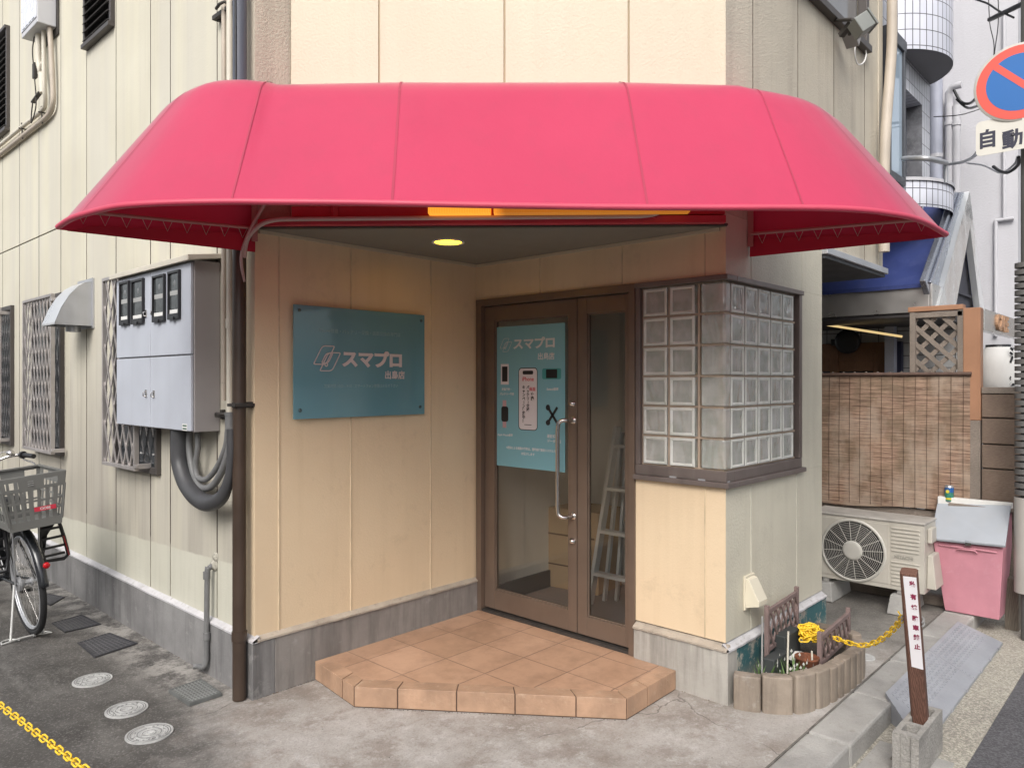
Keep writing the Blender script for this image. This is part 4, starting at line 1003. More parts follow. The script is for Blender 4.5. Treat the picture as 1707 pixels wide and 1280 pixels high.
def louvre(y0, y1, z0, z1):
    m = MB(); m.box(A - .045, A + .02, y0 - .02, y1 + .02, z0 - .03, z0); m.box(A - .045, A + .02, y0 - .02, y1 + .02, z1, z1 + .03)
    m.box(A - .03, A + .02, y0 - .02, y0 + .01, z0, z1); m.box(A - .03, A + .02, y1 - .01, y1 + .02, z0, z1); f = m.build('louvre_window', SASH, bld, bevel=.002)
    m = MB(); z = z0 + .03
    while z < z1 - .02:
        m.bar((A - .022, y0 + .012, z), (A - .022, y1 - .012, z), .05, .005, up=(-.55, 0, .8)); z += .062
    m.build('slats', mat('smoked glass slat', (.09, .085, .08), .2, var=.2, spec=.7), f)
    m = MB(); m.box(A - .004, A - .0005, y0, y1, z0, z1); m.build('pane', BLACKP, f)
p0, p1 = PX(147, 80, A), PX(190, 44, A); louvre(p1.y, p0.y, p0.z + .01, TOP - .9)
p0 = PX(16, 213, A); louvre(p0.y, p0.y + 1.1, p0.z, PX(16, 50, A).z)
# water heater
wh = thing('water_heater', 'white gas water heater high on the street wall', 'water heater', (A - .08, 6.87, 4.41))
m = MB(); m.box(1.718, A - .012, 6.66, 7.09, 4.41, 5.1); m.build('casing', mat('heater grey', (.55, .55, .57), .4, var=.04), wh, bevel=.006)
m = MB(); m.box(1.712, 1.7175, 6.665, 7.085, 4.45, 5.095); m.build('front_cover', mat('heater white', (.72, .74, .80), .3, var=.03), wh, bevel=.002)
m = MB(); m.box(A - .012, A - .001, 6.62, 7.12, 4.35, 5.15); m.build('mounting_plate', IRON, wh)
m = MB()
for k in range(4): m.box(1.7105, 1.7118, 6.72 + k * .085, 6.78 + k * .085, 4.458, 4.464)
m.build('vent_slots', BLACKP, wh)
zz = PX(62, 192, A - .03).z
m = MB(); m.tube(smooth([(1.80, 6.80, 4.42), (1.80, 6.80, 4.25), (1.80, 6.79, 3.98), (1.82, 6.84, zz + .04), (1.83, 6.98, zz), (1.83, 7.6, zz), (1.83, 9.5, zz)], 5), .017, 10)
tag(m.build('insulated_pipe', IVORY), 'upper cream insulated pipe running down from the water heater and along the wall', 'pipe')
m = MB(); m.tube(smooth([(1.815, 6.70, 4.42), (1.82, 6.68, 4.2), (1.825, 6.66, 3.95), (1.83, 6.68, zz - .02), (1.835, 6.84, zz - .075), (1.835, 7.4, zz - .08), (1.835, 9.5, zz - .08)], 5), .020, 10)
tag(m.build('insulated_pipe', BEIGEPIPE), 'lower and thicker pinkish insulated pipe along the wall under the water heater', 'pipe')
m = MB(); m.tube(smooth([(1.79, 6.90, 4.42), (1.79, 6.90, 4.20), (1.80, 6.86, 4.08), (1.80, 6.83, 3.92)], 5), .024, 10); m.tube(smooth([(1.79, 6.87, 4.08), (1.79, 6.83, 4.14), (1.80, 6.80, 4.16)], 4), .016, 8)
tag(m.build('corrugated_hose', IVORY), 'short cream corrugated hose hanging below the water heater', 'hose')
m = MB(); m.tube(smooth([(1.78, 6.97, 4.42), (1.77, 6.99, 4.3), (1.78, 6.98, 4.1), (1.78, 6.93, 3.85), (1.77, 7.02, 3.72), (1.78, 7.06, 3.80), (1.78, 7.02, 3.90)], 6), .005, 6); m.box(1.775, 1.80, 6.96, 7.02, 4.08, 4.20); m.bar((1.79, 6.86, 3.93), (1.79, 7.06, 3.90), .03, .012)
tag(m.build('heater_cable', IRON), 'thin dark looping cable with a small junction box below the water heater', 'cable')
for yb, lb in ((6.95, 'wall clip holding the two heater pipes nearest the bend'), (7.52, 'wall clip holding the two heater pipes further left')):
    m = MB(); m.bar((1.822, yb, zz + .03), (1.83, yb, zz - .11), .02, .006, up=(1, 0, 0)); m.bar((1.80, yb, zz - .02), (A, yb, zz - .02), .015, .008); tag(m.build('pipe_clip', IRON), lb, 'clip')

# ================================================================== covers set in the yard
def cover(pts, h_, mt, lb, nm='drain_cover', grp=None):
    t_ = MB(); P_ = [Vector(p) for p in pts]; cc = sum(P_, Vector()) / 4
    t_.prism([(p.x, p.y) for p in P_], Matrix.Translation((0, 0, .0015)), h_); 
    for k in range(4):
        a = P_[k].lerp(cc, .06); b = P_[(k + 1) % 4].lerp(cc, .06); t_.bar((a.x, a.y, h_ + .002), (b.x, b.y, h_ + .002), .008, .004)
    nn = 9
    for i in range(1, nn):
        f = i / nn
        for a, b, c_, e in ((P_[0], P_[1], P_[3], P_[2]), (P_[0], P_[3], P_[1], P_[2])):
            q, r_ = a.lerp(b, f).lerp(cc, .08), c_.lerp(e, f).lerp(cc, .08); t_.bar((q.x, q.y, h_ + .0018), (r_.x, r_.y, h_ + .0018), .005, .002, 1)
    tag(t_.build(nm, [mt, mat('cover ribs', (.11, .11, .115) if mt is CVD else (.27, .275, .265), .5, var=.2)] if mt is CVD else [mt, mat('grey cover ribs', (.26, .265, .255), .5, var=.2)]), lb, 'drain cover', grp)
CVD = mat('dark resin cover', (.045, .044, .05), .5, var=.2, vs=8, bump=.3, bs=60)
CVG = mat('grey resin cover', (.13, .135, .13), .55, var=.25, vs=10, bump=.3, bs=60)
cover([G(281, 1155), G(316, 1178), G(370, 1160), G(335, 1136)], .016, CVG, 'raised grey square drain cover beside the brown downpipe')
cover([G(129, 1072), G(183, 1055), G(230, 1073), G(158, 1097)], .004, CVD, 'dark square drain cover nearest the plinth corner, between the bicycle and the round covers')
cover([G(86, 1039), G(137, 1025), G(169, 1041), G(108, 1055)], .004, CVD, 'dark square drain cover just right of the bicycle wheel')
cover([G(70, 1003), G(78, 990), G(108, 996), G(84, 1010)], .004, CVD, 'farthest dark square drain cover behind the bicycle wheel')
CVW = mat('pale resin lid', (.45, .45, .44), .6, var=.2, vs=25, spots=.5, spotcol=(.2, .2, .19))
for (px, py), rr, lb in (((154, 1134), .095, 'farthest of the three round pale drain lids, nearest the bicycle'), ((211, 1183), .095, 'middle one of the three round pale drain lids'), ((249, 1223), .100, 'nearest and largest of the three round pale drain lids')):
    c_ = G(px, py); t_ = MB()
    pr = [(rr, 0)]
    for k in range(9): r0 = rr * (1 - k * .105); pr += [(r0, .006), (r0 - rr * .06, .006), (r0 - rr * .065, .0035), (r0 - rr * .10, .0035)]
    pr = [p for p in pr if p[0] > .004] + [(0, .005)]
    t_.lathe(pr, Matrix.Translation((c_.x, c_.y, 0)), 40, sm=False)
    for r0 in (.90, .80, .52, .30): t_.lathe([(rr * r0, .0068), (rr * (r0 - .035), .0068)], Matrix.Translation((c_.x, c_.y, 0)), 40, 1, False, cap=False)
    for k in range(22):
        a = random.uniform(0, 6.28); r_ = rr * random.uniform(.55, .76); q = Vector((c_.x + r_ * math.cos(a), c_.y + r_ * math.sin(a), .0066)); t_.bar(q, q + Vector((math.cos(a * 3) * .009, math.sin(a * 3) * .009, 0)), .0035, .002, 1)
    for k in range(26):
        a = random.uniform(0, 6.28); r_ = rr * random.uniform(.1, .75); q = Vector((c_.x + r_ * math.cos(a), c_.y + r_ * math.sin(a), .0062)); t_.bar(q, q + Vector((math.cos(a + 1) * .012, math.sin(a + 1) * .012, 0)), .004, .002)
    tag(t_.build('round_drain_cover', [CVW, mat('lid groove dirt', (.19, .19, .185), .8)]), lb, 'drain lid', 'round pale drain lids in the yard')
c_ = G(1440, 1095); t_ = MB(); t_.lathe([(.06, 0), (.06, .005), (.05, .005), (.048, .003), (.02, .003), (.018, .005), (0, .005)], Matrix.Translation((c_.x, c_.y, 0)), 30, sm=False)
tag(t_.build('round_drain_cover', CVW), 'small round lid at the far right end of the planter', 'drain lid')

# ================================================================== chains
def chain(pts, name, lb, pitch=.030, r_=.0038, L_=.050, W_=.024, mt=None, dark=()):
    P_ = smooth(pts, 14); seg = [(P_[i + 1] - P_[i]).length for i in range(len(P_) - 1)]; tot = sum(seg)
    def at_(s_):
        for i, l_ in enumerate(seg):
            if s_ <= l_: return P_[i].lerp(P_[i + 1], s_ / l_), (P_[i + 1] - P_[i]).normalized()
            s_ -= l_
        return P_[-1], (P_[-1] - P_[-2]).normalized()
    mb = MB(); n_ = int(tot / pitch)
    for k in range(n_):
        c_, d_ = at_(k * pitch); u = d_.cross(Vector((0, 0, 1))); u = u.normalized() if u.length > .1 else Vector((1, 0, 0)); v_ = d_.cross(u)
        a = (45 if k % 2 else -45) + random.uniform(-14, 14); e = u * math.cos(R(a)) + v_ * math.sin(R(a))
        pl = []
        for j in range(12):
            t_ = 2 * math.pi * j / 12; ca, sa_ = math.cos(t_), math.sin(t_)
            pl.append(c_ + d_ * ((L_ - W_) / 2 * (1 if ca > 0 else -1) + W_ / 2 * ca) + e * (W_ / 2 * sa_))
        mb.tube(pl, r_, 6, 1 if k in dark else 0, closed=True)
    return tag(mb.build(name, [mt or YEL, BLACKP]), lb, 'chain')
cl = [G(-130, 1085, .24), G(-50, 1141, .215), G(0, 1175, .20), G(70, 1228, .19), G(140, 1280, .19), G(230, 1345, .20)]
chain(cl, 'barrier_chain', 'yellow plastic chain crossing the bottom left corner of the yard', pitch=.0375, dark=(16,))
cr = [PY(1372, 1052, 1.50), PY(1400, 1066, 1.39), PY(1435, 1075, 1.27), PY(1462, 1069, 1.17), PY(1485, 1052, 1.08), PY(1502, 1032, 1.0), Vector((3.585, .985, .575))]
chain(cr, 'barrier_chain', 'yellow plastic chain sagging from the planter to the wooden post', pitch=.037)

# ================================================================== post in the concrete block
bz = GZ + .012
cb = thing('concrete_block', 'rough hollow concrete block standing at the kerb under the wooden post', 'concrete block', (3.64, .92, bz))
bx0, bx1, by0, by1, bz1 = 3.445, 3.835, .868, .972, .098
m = MB(); cells = [(3.49, 3.575), (3.60, 3.68), (3.71, 3.80)]
m.box(bx0 + .012, bx1, by0, by0 + .022, bz, bz1); m.box(bx0 + .012, bx1, by1 - .022, by1, bz, bz1)
xs = [bx0 + .012] + [v for c_ in cells for v in c_] + [bx1]
for a, b in zip(xs[0::2], xs[1::2]): m.box(a, b, by0 + .022, by1 - .022, bz, bz1)
m.box(bx0, bx0 + .0125, by0, by0 + .03, bz, bz1 - .001); m.box(bx0, bx0 + .0125, by1 - .03, by1, bz, bz1 - .001)
for a, b in cells: m.box(a, b, by0 + .022, by1 - .022, bz, bz1 - .08)
m.build('block', CONC, cb)
pp = thing('wooden_post', 'leaning brown wooden post standing in the concrete block', 'post', (3.70, .93, bz))
p_b, p_t = Vector((3.715, .925, .0)), PY(1515, 951, .93)
ax = (p_t - p_b).normalized(); Mp = frameM(p_b, (ax.cross(Vector((0, 1, 0)))) * -1, Vector((0, 1, 0)), ax)
Mp = Matrix.Translation(p_b) @ ax.to_track_quat('Z', 'Y').to_matrix().to_4x4()
hw = .033; L_ = (p_t - p_b).length; c5 = .010
pol = [(-hw + c5, -hw), (hw - c5, -hw), (hw, -hw + c5), (hw, hw - c5), (hw - c5, hw), (-hw + c5, hw), (-hw, hw - c5), (-hw, -hw + c5)]
m = MB(); m.prism(pol, Mp @ Matrix.Rotation(R(8), 4, 'Z'), L_); post = m.build('shaft', WOODPOST, pp, bevel=.003)
m = MB(); zc = .555
for k in range(2):
    q = p_b + ax * (zc + .018 * k); pts = [q + (Mp.to_3x3() @ Vector((.044 * math.cos(a), .044 * math.sin(a), 0))) for a in [R(-20 + i * 12) for i in range(19)]]; m.tube(pts, .0035, 6)
m.build('wire_tie', GREYP, pp)
ns = thing('post_notice', 'white notice strip with red characters wrapped on the wooden post', 'notice', p_b + ax * .40)
Mn = Mp @ Matrix.Rotation(R(8), 4, 'Z')
# the strip is bent round the corner facing the camera
s0, s1 = .355, L_ - .012
m = MB()
def NP(u, s_, off=.0015):   # u runs round the post: u<0 on the face towards -x, u>0 on the face towards -y
    if u < 0: return Mn @ Vector((-hw - off, -hw - u * 1.0 if False else -hw - off - u, s_))
    return Mn @ Vector((-hw - off + u, -hw - off, s_))
for (u0, u1) in ((.022, .066),):
    m.add([NP(u0, s0 + .006), NP(u1, s0), NP(u1, s1), NP(u0 - .006, s1)] + [NP(u0, s0 + .006, .0004), NP(u1, s0, .0004), NP(u1, s1, .0004), NP(u0 - .006, s1, .0004)], [(0, 1, 2, 3), (7, 6, 5, 4), (0, 4, 5, 1), (1, 5, 6, 2), (2, 6, 7, 3), (3, 7, 4, 0)])
m.build('strip', mat('notice white', (.74, .72, .74), .5, var=.03), ns)
m = MB(); 
for ch, s_ in zip('私有地駐車禁止', [L_ - .045, L_ - .105, L_ - .155, L_ - .205, L_ - .25, L_ - .295, L_ - .34]):
    Mt = Mn @ frameM((-hw + .049, -hw - .002, s_), (1, 0, 0), (0, 0, 1), (0, -1, 0)); text(m, ch, .026, Mt, .0006, .0014, 0, 'CENTER', .9)
m.build('lettering', mat('dark red print', (.22, .02, .06), .5), ns)

# ================================================================== kerb ramps
RAMP = mat('blue grey moulded plastic', (.30, .31, .335), .5, var=.12, vs=7, spots=.4, spotcol=(.36, .36, .36), streak=.0, bump=.2, bs=50)
def ramp(x0, x1, cut0, cut1, lb):
    g = thing('kerb_ramp', lb, 'kerb ramp', ((x0 + x1) / 2, 1.03, GZ), 'plastic kerb ramps')
    yh, yl, zh, zl = 1.165, .935, .034, GZ + .024
    zg = GZ + .008; tp = [(x0, yl), (x1, yl), (x1 - cut1, yh), (x0 + cut0, yh)]
    xa, xb = x0 + cut0, x1 - cut1
    m = MB(); ymid = yl + .07
    def Z(y_): return zl + (zh - zl) * (y_ - yl) / (yh - yl)
    m.add([(x0, yl, zg), (x1, yl, zg), (x1, yl, zl), (x0, yl, zl)], [(0, 1, 2, 3)]); m.add([(xa, yl, zl), (xb, yl, zl), (xb, yh, zh), (xa, yh, zh)], [(0, 1, 2, 3)])
    m.add([(x0, yl, zl), (xa, yl, zl), (xa, yh, zh)], [(0, 1, 2)]) if cut0 else None
    m.add([(xb, yl, zl), (x1, yl, zl), (xb, yh, zh)], [(0, 1, 2)]) if cut1 else None
    m.add([(x0, yl, zg), (x0, yl, zl), (xa, yh, zh), (xa, yh, zg)], [(0, 1, 2, 3)]); m.add([(x1, yl, zg), (xb, yh, zg), (xb, yh, zh), (x1, yl, zl)], [(0, 1, 2, 3)]); m.add([(xa, yh, zg), (xa, yh, zh), (xb, yh, zh), (xb, yh, zg)], [(0, 1, 2, 3)])
    m.add([(x0, yl, zg), (xa, yh, zg), (xb, yh, zg), (x1, yl, zg)], [(0, 1, 2, 3)])
    m.build('plate', RAMP, g)
    m = MB(); nrm = Vector((0, -(zh - zl), yh - yl)).normalized()
    for k in range(4): y_ = yl + .008 + k * .018; m.bar((x0 + .01 + cut0 * (y_ - yl) / .23, y_, Z(y_) + .001), (x1 - .01 - cut1 * (y_ - yl) / .23, y_, Z(y_) + .001), .008, .005, up=nrm)
    for r_ in range(6):
        y_ = yl + .085 + r_ * .024; q = xa + .012 + (r_ % 2) * .012
        while q < xb - .02:
            sg = 1 if int(q * 40) % 2 else -1; m.bar((q, y_ - .006 * sg, Z(y_ - .006 * sg) + .0012), (q + .014, y_ + .006 * sg, Z(y_ + .006 * sg) + .0012), .0045, .003, up=nrm); q += .024
    if cut0:
        for k in range(1, 7): f = k / 7; a = Vector((x0, yl, zl)).lerp(Vector((xa, yh, zh)), f); b = Vector((xa - .004, yl + .004, zl)).lerp(Vector((xa - .004, yh, zh)), f); m.bar(a + nrm * .001, b + nrm * .001, .005, .003, up=nrm)
    m.build('tread_ribs', RAMP, g)
    for k in range(3):
        q = x0 + (x1 - x0) * (k + .6) / 3.2; m = MB(); m.box(q, q + .045, yl - .006, yl + .012, zl - .010, zl + .004); m.build('lug', RAMP, g)
ramp(3.76, 4.83, .26, .0, 'near blue grey plastic kerb ramp behind the concrete block')
ramp(4.835, 5.64, .0, .10, 'far blue grey plastic kerb ramp towards the pink bin')

# ================================================================== planter
pln = thing('planter', 'low planter edged with worn concrete logs against the side wall', 'planter', (3.9, 1.55, 0))
path = [Vector(p) for p in ((3.425, 1.690, 0), (3.475, 1.560, 0), (3.56, 1.445, 0), (3.70, 1.392, 0), (3.83, 1.375, 0), (3.96, 1.365, 0), (4.09, 1.360, 0), (4.22, 1.365, 0), (4.34, 1.40, 0), (4.41, 1.49, 0), (4.43, 1.60, 0), (4.43, 1.70, 0))]
LOG = plinth_mat('weathered edging concrete', (.165, .13, .10), (.33, .275, .22))
k = 0
sp = smooth(path, 8); seg = [(b - a).length for a, b in zip(sp, sp[1:])]; tot = sum(seg)
def at_s(s_):
    for i, l_ in enumerate(seg):
        if s_ <= l_: return sp[i].lerp(sp[i + 1], s_ / l_)
        s_ -= l_
    return sp[-1]
s_ = 0; widths = [.13, .145, .13, .12, .08, .075, .08, .085, .08, .085, .08, .09, .10, .10, .1, .1, .1]
for wd in widths:
    if s_ + wd > tot + .02: break
    a, b = at_s(s_), at_s(min(s_ + wd, tot)); d_ = (b - a).normalized(); nn_ = Vector((d_.y, -d_.x, 0)); l_ = (b - a).length
    hh = .176 + random.uniform(-.014, .012); m = MB(); pol = []
    for j in range(9):
        t_ = j / 8; bul = .010 * math.sin(math.pi * t_) ** .55; q = a + d_ * (.0015 + (l_ - .003) * t_) + nn_ * (.026 + bul); pol.append((q.x, q.y))
    for t_ in (1, 0): q = a + d_ * (.0015 + (l_ - .003) * t_) - nn_ * .03; pol.append((q.x, q.y))
    m.prism(pol, Matrix.Translation((0, 0, -.03)), hh + .03)
    m.build('edging_block', LOG, pln, bevel=.007); s_ += wd
m = MB(); m.prism([(p.x * .97 + .117, p.y * .97 + .045) for p in path] , Matrix.Translation((0, 0, 0)), .085); m.build('soil', mat('dark soil', (.05, .042, .034), .95, var=.4, vs=40, bump=1, bs=120, spots=.6, spotcol=(.25, .24, .22)), pln)
def trel(a, b, z0, z1, lb, n_=4):
    a = Vector(a); b = Vector(b); L_ = (b - a).length; d_ = (b - a).normalized(); nn_ = Vector((d_.y, -d_.x, 0))
    g = thing('garden_lattice', lb, 'garden lattice', (*((a + b) / 2).xy, z0))
    m = MB()
    up = Vector((0, 0, 1))
    m.bar(a + up * (z0 - .09), a + up * (z1 + .035), .022, .022, up=d_); m.bar(b + up * (z0 - .09), b + up * (z1 + .035), .022, .022, up=d_)
    m.bar(a + up * z1, b + up * z1, .018, .022); m.bar(a + up * (z0 + .03), b + up * (z0 + .03), .016, .022); m.build('lattice_frame', MAUVE, g, bevel=.002)
    m = MB(); Ml = frameM(a, d_, up, nn_); lattice(m, Ml, .01, L_ - .01, z0 + .035, z1 - .01, .075, 1.55, .013, .007); m.build('lattice_strips', MAUVE, g)
trel((3.685, 1.635, 0), (4.14, 1.665, 0), .19, .415, 'mauve brown mini lattice fence at the back of the planter against the wall')
trel((3.84, 1.425, 0), (4.36, 1.46, 0), .13, .29, 'mauve brown mini lattice fence standing along the front edge of the planter')
def stake(px, py0, py1, y_, mt, lb, r_=.005):
    a, b = PY(px, py0, y_), PY(px + random.uniform(-3, 3), py1, y_); a.z = .08
    m = MB(); m.tube([a, b], r_, 8); tag(m.build('garden_stake', mt), lb, 'stake')
stake(1270, 1110, 1027, 1.60, GREYP, 'pale garden stake beside the left end of the back lattice')
stake(1312, 1115, 1052, 1.52, IVORY, 'pale garden stake in the middle of the planter')
stake(1355, 1110, 1085, 1.44, IVORY, 'short pale stake at the left end of the front lattice')
c_ = PY(1335, 1090, 1.53); m = MB(); m.lathe([(.045, 0), (.068, .028), (.078, .034), (.074, .037), (.060, .030), (.0, .016)], Matrix.Translation((c_.x, 1.54, .13)), 24); tag(m.build('saucer', WHITEP), 'white plastic saucer lying in the planter under the chain pile', 'saucer')
m = MB(); m.lathe([(.05, 0), (.058, .11), (.061, .112), (.060, .12), (.053, .12), (.050, .02), (0, .02)], Matrix.Translation((3.79, 1.470, .082)), 24)
tag(m.build('rusty_can', RUST), 'rusty open can in the front of the planter', 'can')
m = MB(); m.box(3.60, 3.78, 1.56, 1.62, .08, .21); m.box(3.80, 4.00, 1.585, 1.65, .08, .27); tag(m.build('flower_box', mat('dark box', (.045, .05, .05), .6, var=.3), bevel=.006), 'dark empty flower box at the back of the planter', 'flower box')
cp = []
for k in range(60):
    a = k * 1.37; r_ = .045 + .02 * math.sin(k * 2.1); cp.append(Vector((3.98 + r_ * math.cos(a) * 1.1, 1.53 + r_ * math.sin(a) * .7, .235 + .012 * math.sin(k * 1.1) + .001 * k)))
chain(cp, 'chain_pile', 'tangled heap of yellow plastic chain lying in the planter', pitch=.034)
for i, (wx, wy) in enumerate(((3.545, 1.60), (3.60, 1.50), (3.66, 1.46), (3.70, 1.50))):
    m = MB()
    for k in range(26):
        a = random.uniform(0, 6.28); l_ = random.uniform(.05, .14); b = Vector((wx + random.uniform(-.02, .02), wy + random.uniform(-.02, .02), .08)); t_ = b + Vector((math.cos(a) * l_ * .5, math.sin(a) * l_ * .5, l_))
        sd_ = Vector((-math.sin(a), math.cos(a), 0)) * .004; mid = b.lerp(t_, .55) + Vector((0, 0, .01)); m.add([b, mid - sd_, t_, mid + sd_], [(0, 1, 2, 3)])
        if k % 3 == 0: m.add([t_ - sd_ * 1.6, t_ + Vector((0, 0, .012)), t_ + sd_ * 1.6, t_ - Vector((0, 0, .008))], [(0, 1, 2, 3)], 1)
    tag(m.build('weed', [mat('weed green', (.10, .17, .05), .7, var=.3, vs=40), mat('small white flowers', (.55, .55, .50), .7)]), ('small weed at the wall end of the planter', 'small weed at the front left bend of the planter', 'small weed beside the rusty can', 'small weed behind the front left bend of the planter')[i], 'weed', 'weeds in the planter')
# little vent cover on the side wall
vx0, vx1 = 3.625, 3.725; m = MB()
vc = thing('vent_cover', 'small cream plastic vent cover low on the side wall', 'vent cover', (3.68, D, .42))
v = [(vx0, 0, .43), (vx0, 0, .585), (vx0, .028, .578), (vx0, .082, .475), (vx0, .082, .452)]
a_ = [Vector((vx0, D - .001 - d_, z)) for _, d_, z in v]; b_ = [Vector((vx1, D - .001 - d_, z)) for _, d_, z in v]
m.add(a_ + b_, [(0, 1, 2, 3, 4), (9, 8, 7, 6, 5), (1, 6, 7, 2), (2, 7, 8, 3), (3, 8, 9, 4)]); m.build('hood', mat('cream plastic', (.62, .57, .45), .5, var=.05), vc, bevel=.003)
m = MB(); m.box(vx0 - .006, vx1 + .006, D - .012, D - .0005, .42, .595); m.build('back_plate', mat('cream plastic', (.6, .55, .4)), vc, bevel=.002)

# ================================================================== inside the shop
ALU = mat('pale ladder aluminium', (.66, .66, .66), .4, metal=.2)
bxp = thing('cardboard_box', 'tall closed cardboard box standing inside behind the glass door', 'box', (4.30, 3.35, .1))
Mb = Matrix.Translation((4.36, 3.36, .39)) @ Matrix.Rotation(R(6), 4, 'Z'); m = MB(); m.xbox(Mb, .34, .50, .58); m.build('carton', CARD, bxp, bevel=.004)
m = MB(); m.xbox(Mb @ Matrix.Translation((-.1715, 0, .1)), .001, .44, .012); m.xbox(Mb @ Matrix.Translation((-.1715, 0, -.12)), .001, .44, .010); m.xbox(Mb @ Matrix.Translation((-.1715, -.08, 0)), .001, .03, .03); m.xbox(Mb @ Matrix.Translation((0, 0, .2905)), .30, .05, .001); m.build('print_marks', mat('carton print', (.14, .08, .05), .8), bxp)
ld = thing('stepladder', 'folded aluminium stepladder leaning inside by the right door leaf', 'stepladder', (4.1, 2.9, .1))
f0, f1 = Vector((4.02, 3.02, .1)), Vector((4.10, 2.85, 1.30)); g0, g1 = Vector((4.02, 2.62, .1)), Vector((4.10, 2.65, 1.30))
for a, b in ((f0, f1), (g0, g1)):
    m = MB(); m.bar(a, b, .025, .055, up=(1, 0, 0)); m.build('rail', ALU, ld)
for k in range(4):
    f = (k + .75) / 4.2; m = MB(); m.bar(f0.lerp(f1, f), g0.lerp(g1, f), .06, .022); m.build('step', ALU, ld)
for a, b in ((Vector((4.16, 3.00, .1)), Vector((4.14, 2.84, 1.26))), (Vector((4.22, 2.94, .1)), Vector((4.15, 2.80, 1.24)))):
    m = MB(); m.bar(a, b, .02, .03); m.build('rear_leg', ALU, ld)
m = MB(); m.lathe([(.10, 0), (.13, .06), (.12, .14), (.06, .2), (0, .21)], Matrix.Translation((4.15, 2.66, .1)), 16); tag(m.build('black_bag', BLACKP), 'black bag on the floor behind the right door leaf', 'bag')

# ================================================================== bicycle
o3 = Vector((1.375, 5.43, 0)); bf = Vector((-.015, 1, 0)).normalized(); br_ = Vector((bf.y, -bf.x, 0)); bu = (Vector((0, 0, 1)) - br_ * .09).normalized(); br2 = bf.cross(bu).normalized()
def BK(f, r_, u): return o3 + bf * f + br2 * r_ + bu * u
bike = thing('bicycle', 'dark city bicycle with a grey rear basket parked along the street wall', 'bicycle', o3)
RUB = mat('tyre rubber', (.018, .018, .019), .75, var=.2, bump=.2)
FRM = mat('black bicycle paint', (.02, .022, .026), .25, var=.1, coat=.4)
def wheel(f0, nm):
    Rw = .335; c = lambda a, r_, w_: BK(f0 + r_ * math.cos(a), w_, Rw + .002 + r_ * math.sin(a)); N = 56
    m = MB(); m.tube([c(2 * math.pi * k / N, Rw - .019, 0) for k in range(N)], .019, 10, closed=True); t_ = m.build('wheel', RUB, bike)
    m = MB()
    for w_ in (-.010, .010): m.tube([c(2 * math.pi * k / N, Rw - .044, w_) for k in range(N)], .006, 6, closed=True)
    m.tube([c(2 * math.pi * k / N, Rw - .050, 0) for k in range(N)], .008, 6, closed=True); m.build('rim', GALV, t_)
    m = MB()
    for k in range(28):
        a = 2 * math.pi * k / 28; sg = 1 if k % 2 else -1; m.tube([c(a + .35 * (1 if k % 4 < 2 else -1), .024, sg * .026), c(a, Rw - .05, 0)], .0011, 4, caps=False)
    m.build('spokes', STEEL, t_)
    m = MB(); m.tube([c(0, 0, -.055), c(0, 0, .055)], .010, 10); m.tube([c(0, 0, -.032), c(0, 0, -.02)], .028, 14); m.tube([c(0, 0, .02), c(0, 0, .032)], .028, 14); m.tube([c(0, 0, -.02), c(0, 0, .02)], .018, 14); m.tube([c(0, 0, -.052), c(0, 0, -.036)], .045, 18); m.build('hub', GALV, t_)
wheel(0, 'wheel'); wheel(1.10, 'wheel')
def fender(f0, a0, a1):
    m = MB(); N = 24; vs = []
    for k in range(N + 1):
        a = R(a0 + (a1 - a0) * k / N)
        for w_, dr_ in ((-.028, -.014), (-.018, 0), (0, .006), (.018, 0), (.028, -.014)): vs.append(BK(f0 + (.362 + dr_) * math.cos(a), w_, .337 + (.362 + dr_) * math.sin(a)))
    m.add(vs, [(k * 5 + j, k * 5 + j + 1, (k + 1) * 5 + j + 1, (k + 1) * 5 + j) for k in range(N) for j in range(4)], 0, True); o = m.build('fender', FRM, bike)
    sm_ = o.modifiers.new('s', 'SOLIDIFY'); sm_.thickness = .0015
fender(0, 175, 55); fender(1.10, 150, 30)
m = MB()
bb = (.46, 0, .29)
m.tube([BK(*bb), BK(.28, 0, .72)], .016, 12); m.tube([BK(*bb), BK(.88, 0, .78)], .018, 12); m.tube([BK(.86, 0, .86), BK(.92, 0, .66)], .018, 12)
for w_ in (-.055, .055):
    m.tube([BK(0, w_, .337), BK(.44, w_ * .6, .29)], .009, 8); m.tube([BK(0, w_, .337), BK(.30, w_ * .4, .66)], .008, 8)
    m.tube([BK(1.10, w_ * .9, .337), BK(.96, w_ * .7, .62), BK(.91, 0, .68)], .010, 8)
m.tube([BK(.46, -.06, .29), BK(.46, .06, .29)], .022, 12)
m.build('frame', FRM, bike)
m = MB(); m.tube([BK(.28, 0, .7), BK(.25, 0, .80)], .0125, 10); m.lathe([(0, .03), (.05, .028), (.085, .012), (.09, 0), (.06, -.02), (0, -.025)], frameM(BK(.22, 0, .83), bf * 1.25, br2, bu), 18)
m.build('saddle', BLACKP, bike)
m = MB(); m.tube([BK(.46, .03, .29), BK(.46, .05, .29)], .075, 20); m.bar(BK(.46, .07, .29), BK(.54, .07, .15), .014, .02, up=br2); m.bar(BK(.46, -.07, .29), BK(.38, -.07, .43), .014, .02, up=br2); crank = m.build('crank', GALV, bike)
for w_, f_, u_ in ((.115, .54, .15), (-.115, .38, .43)):
    m = MB(); m.xbox(frameM(BK(f_, w_, u_), bf, br2, bu), .085, .07, .022); m.build('pedal', BLACKP, crank, bevel=.004)
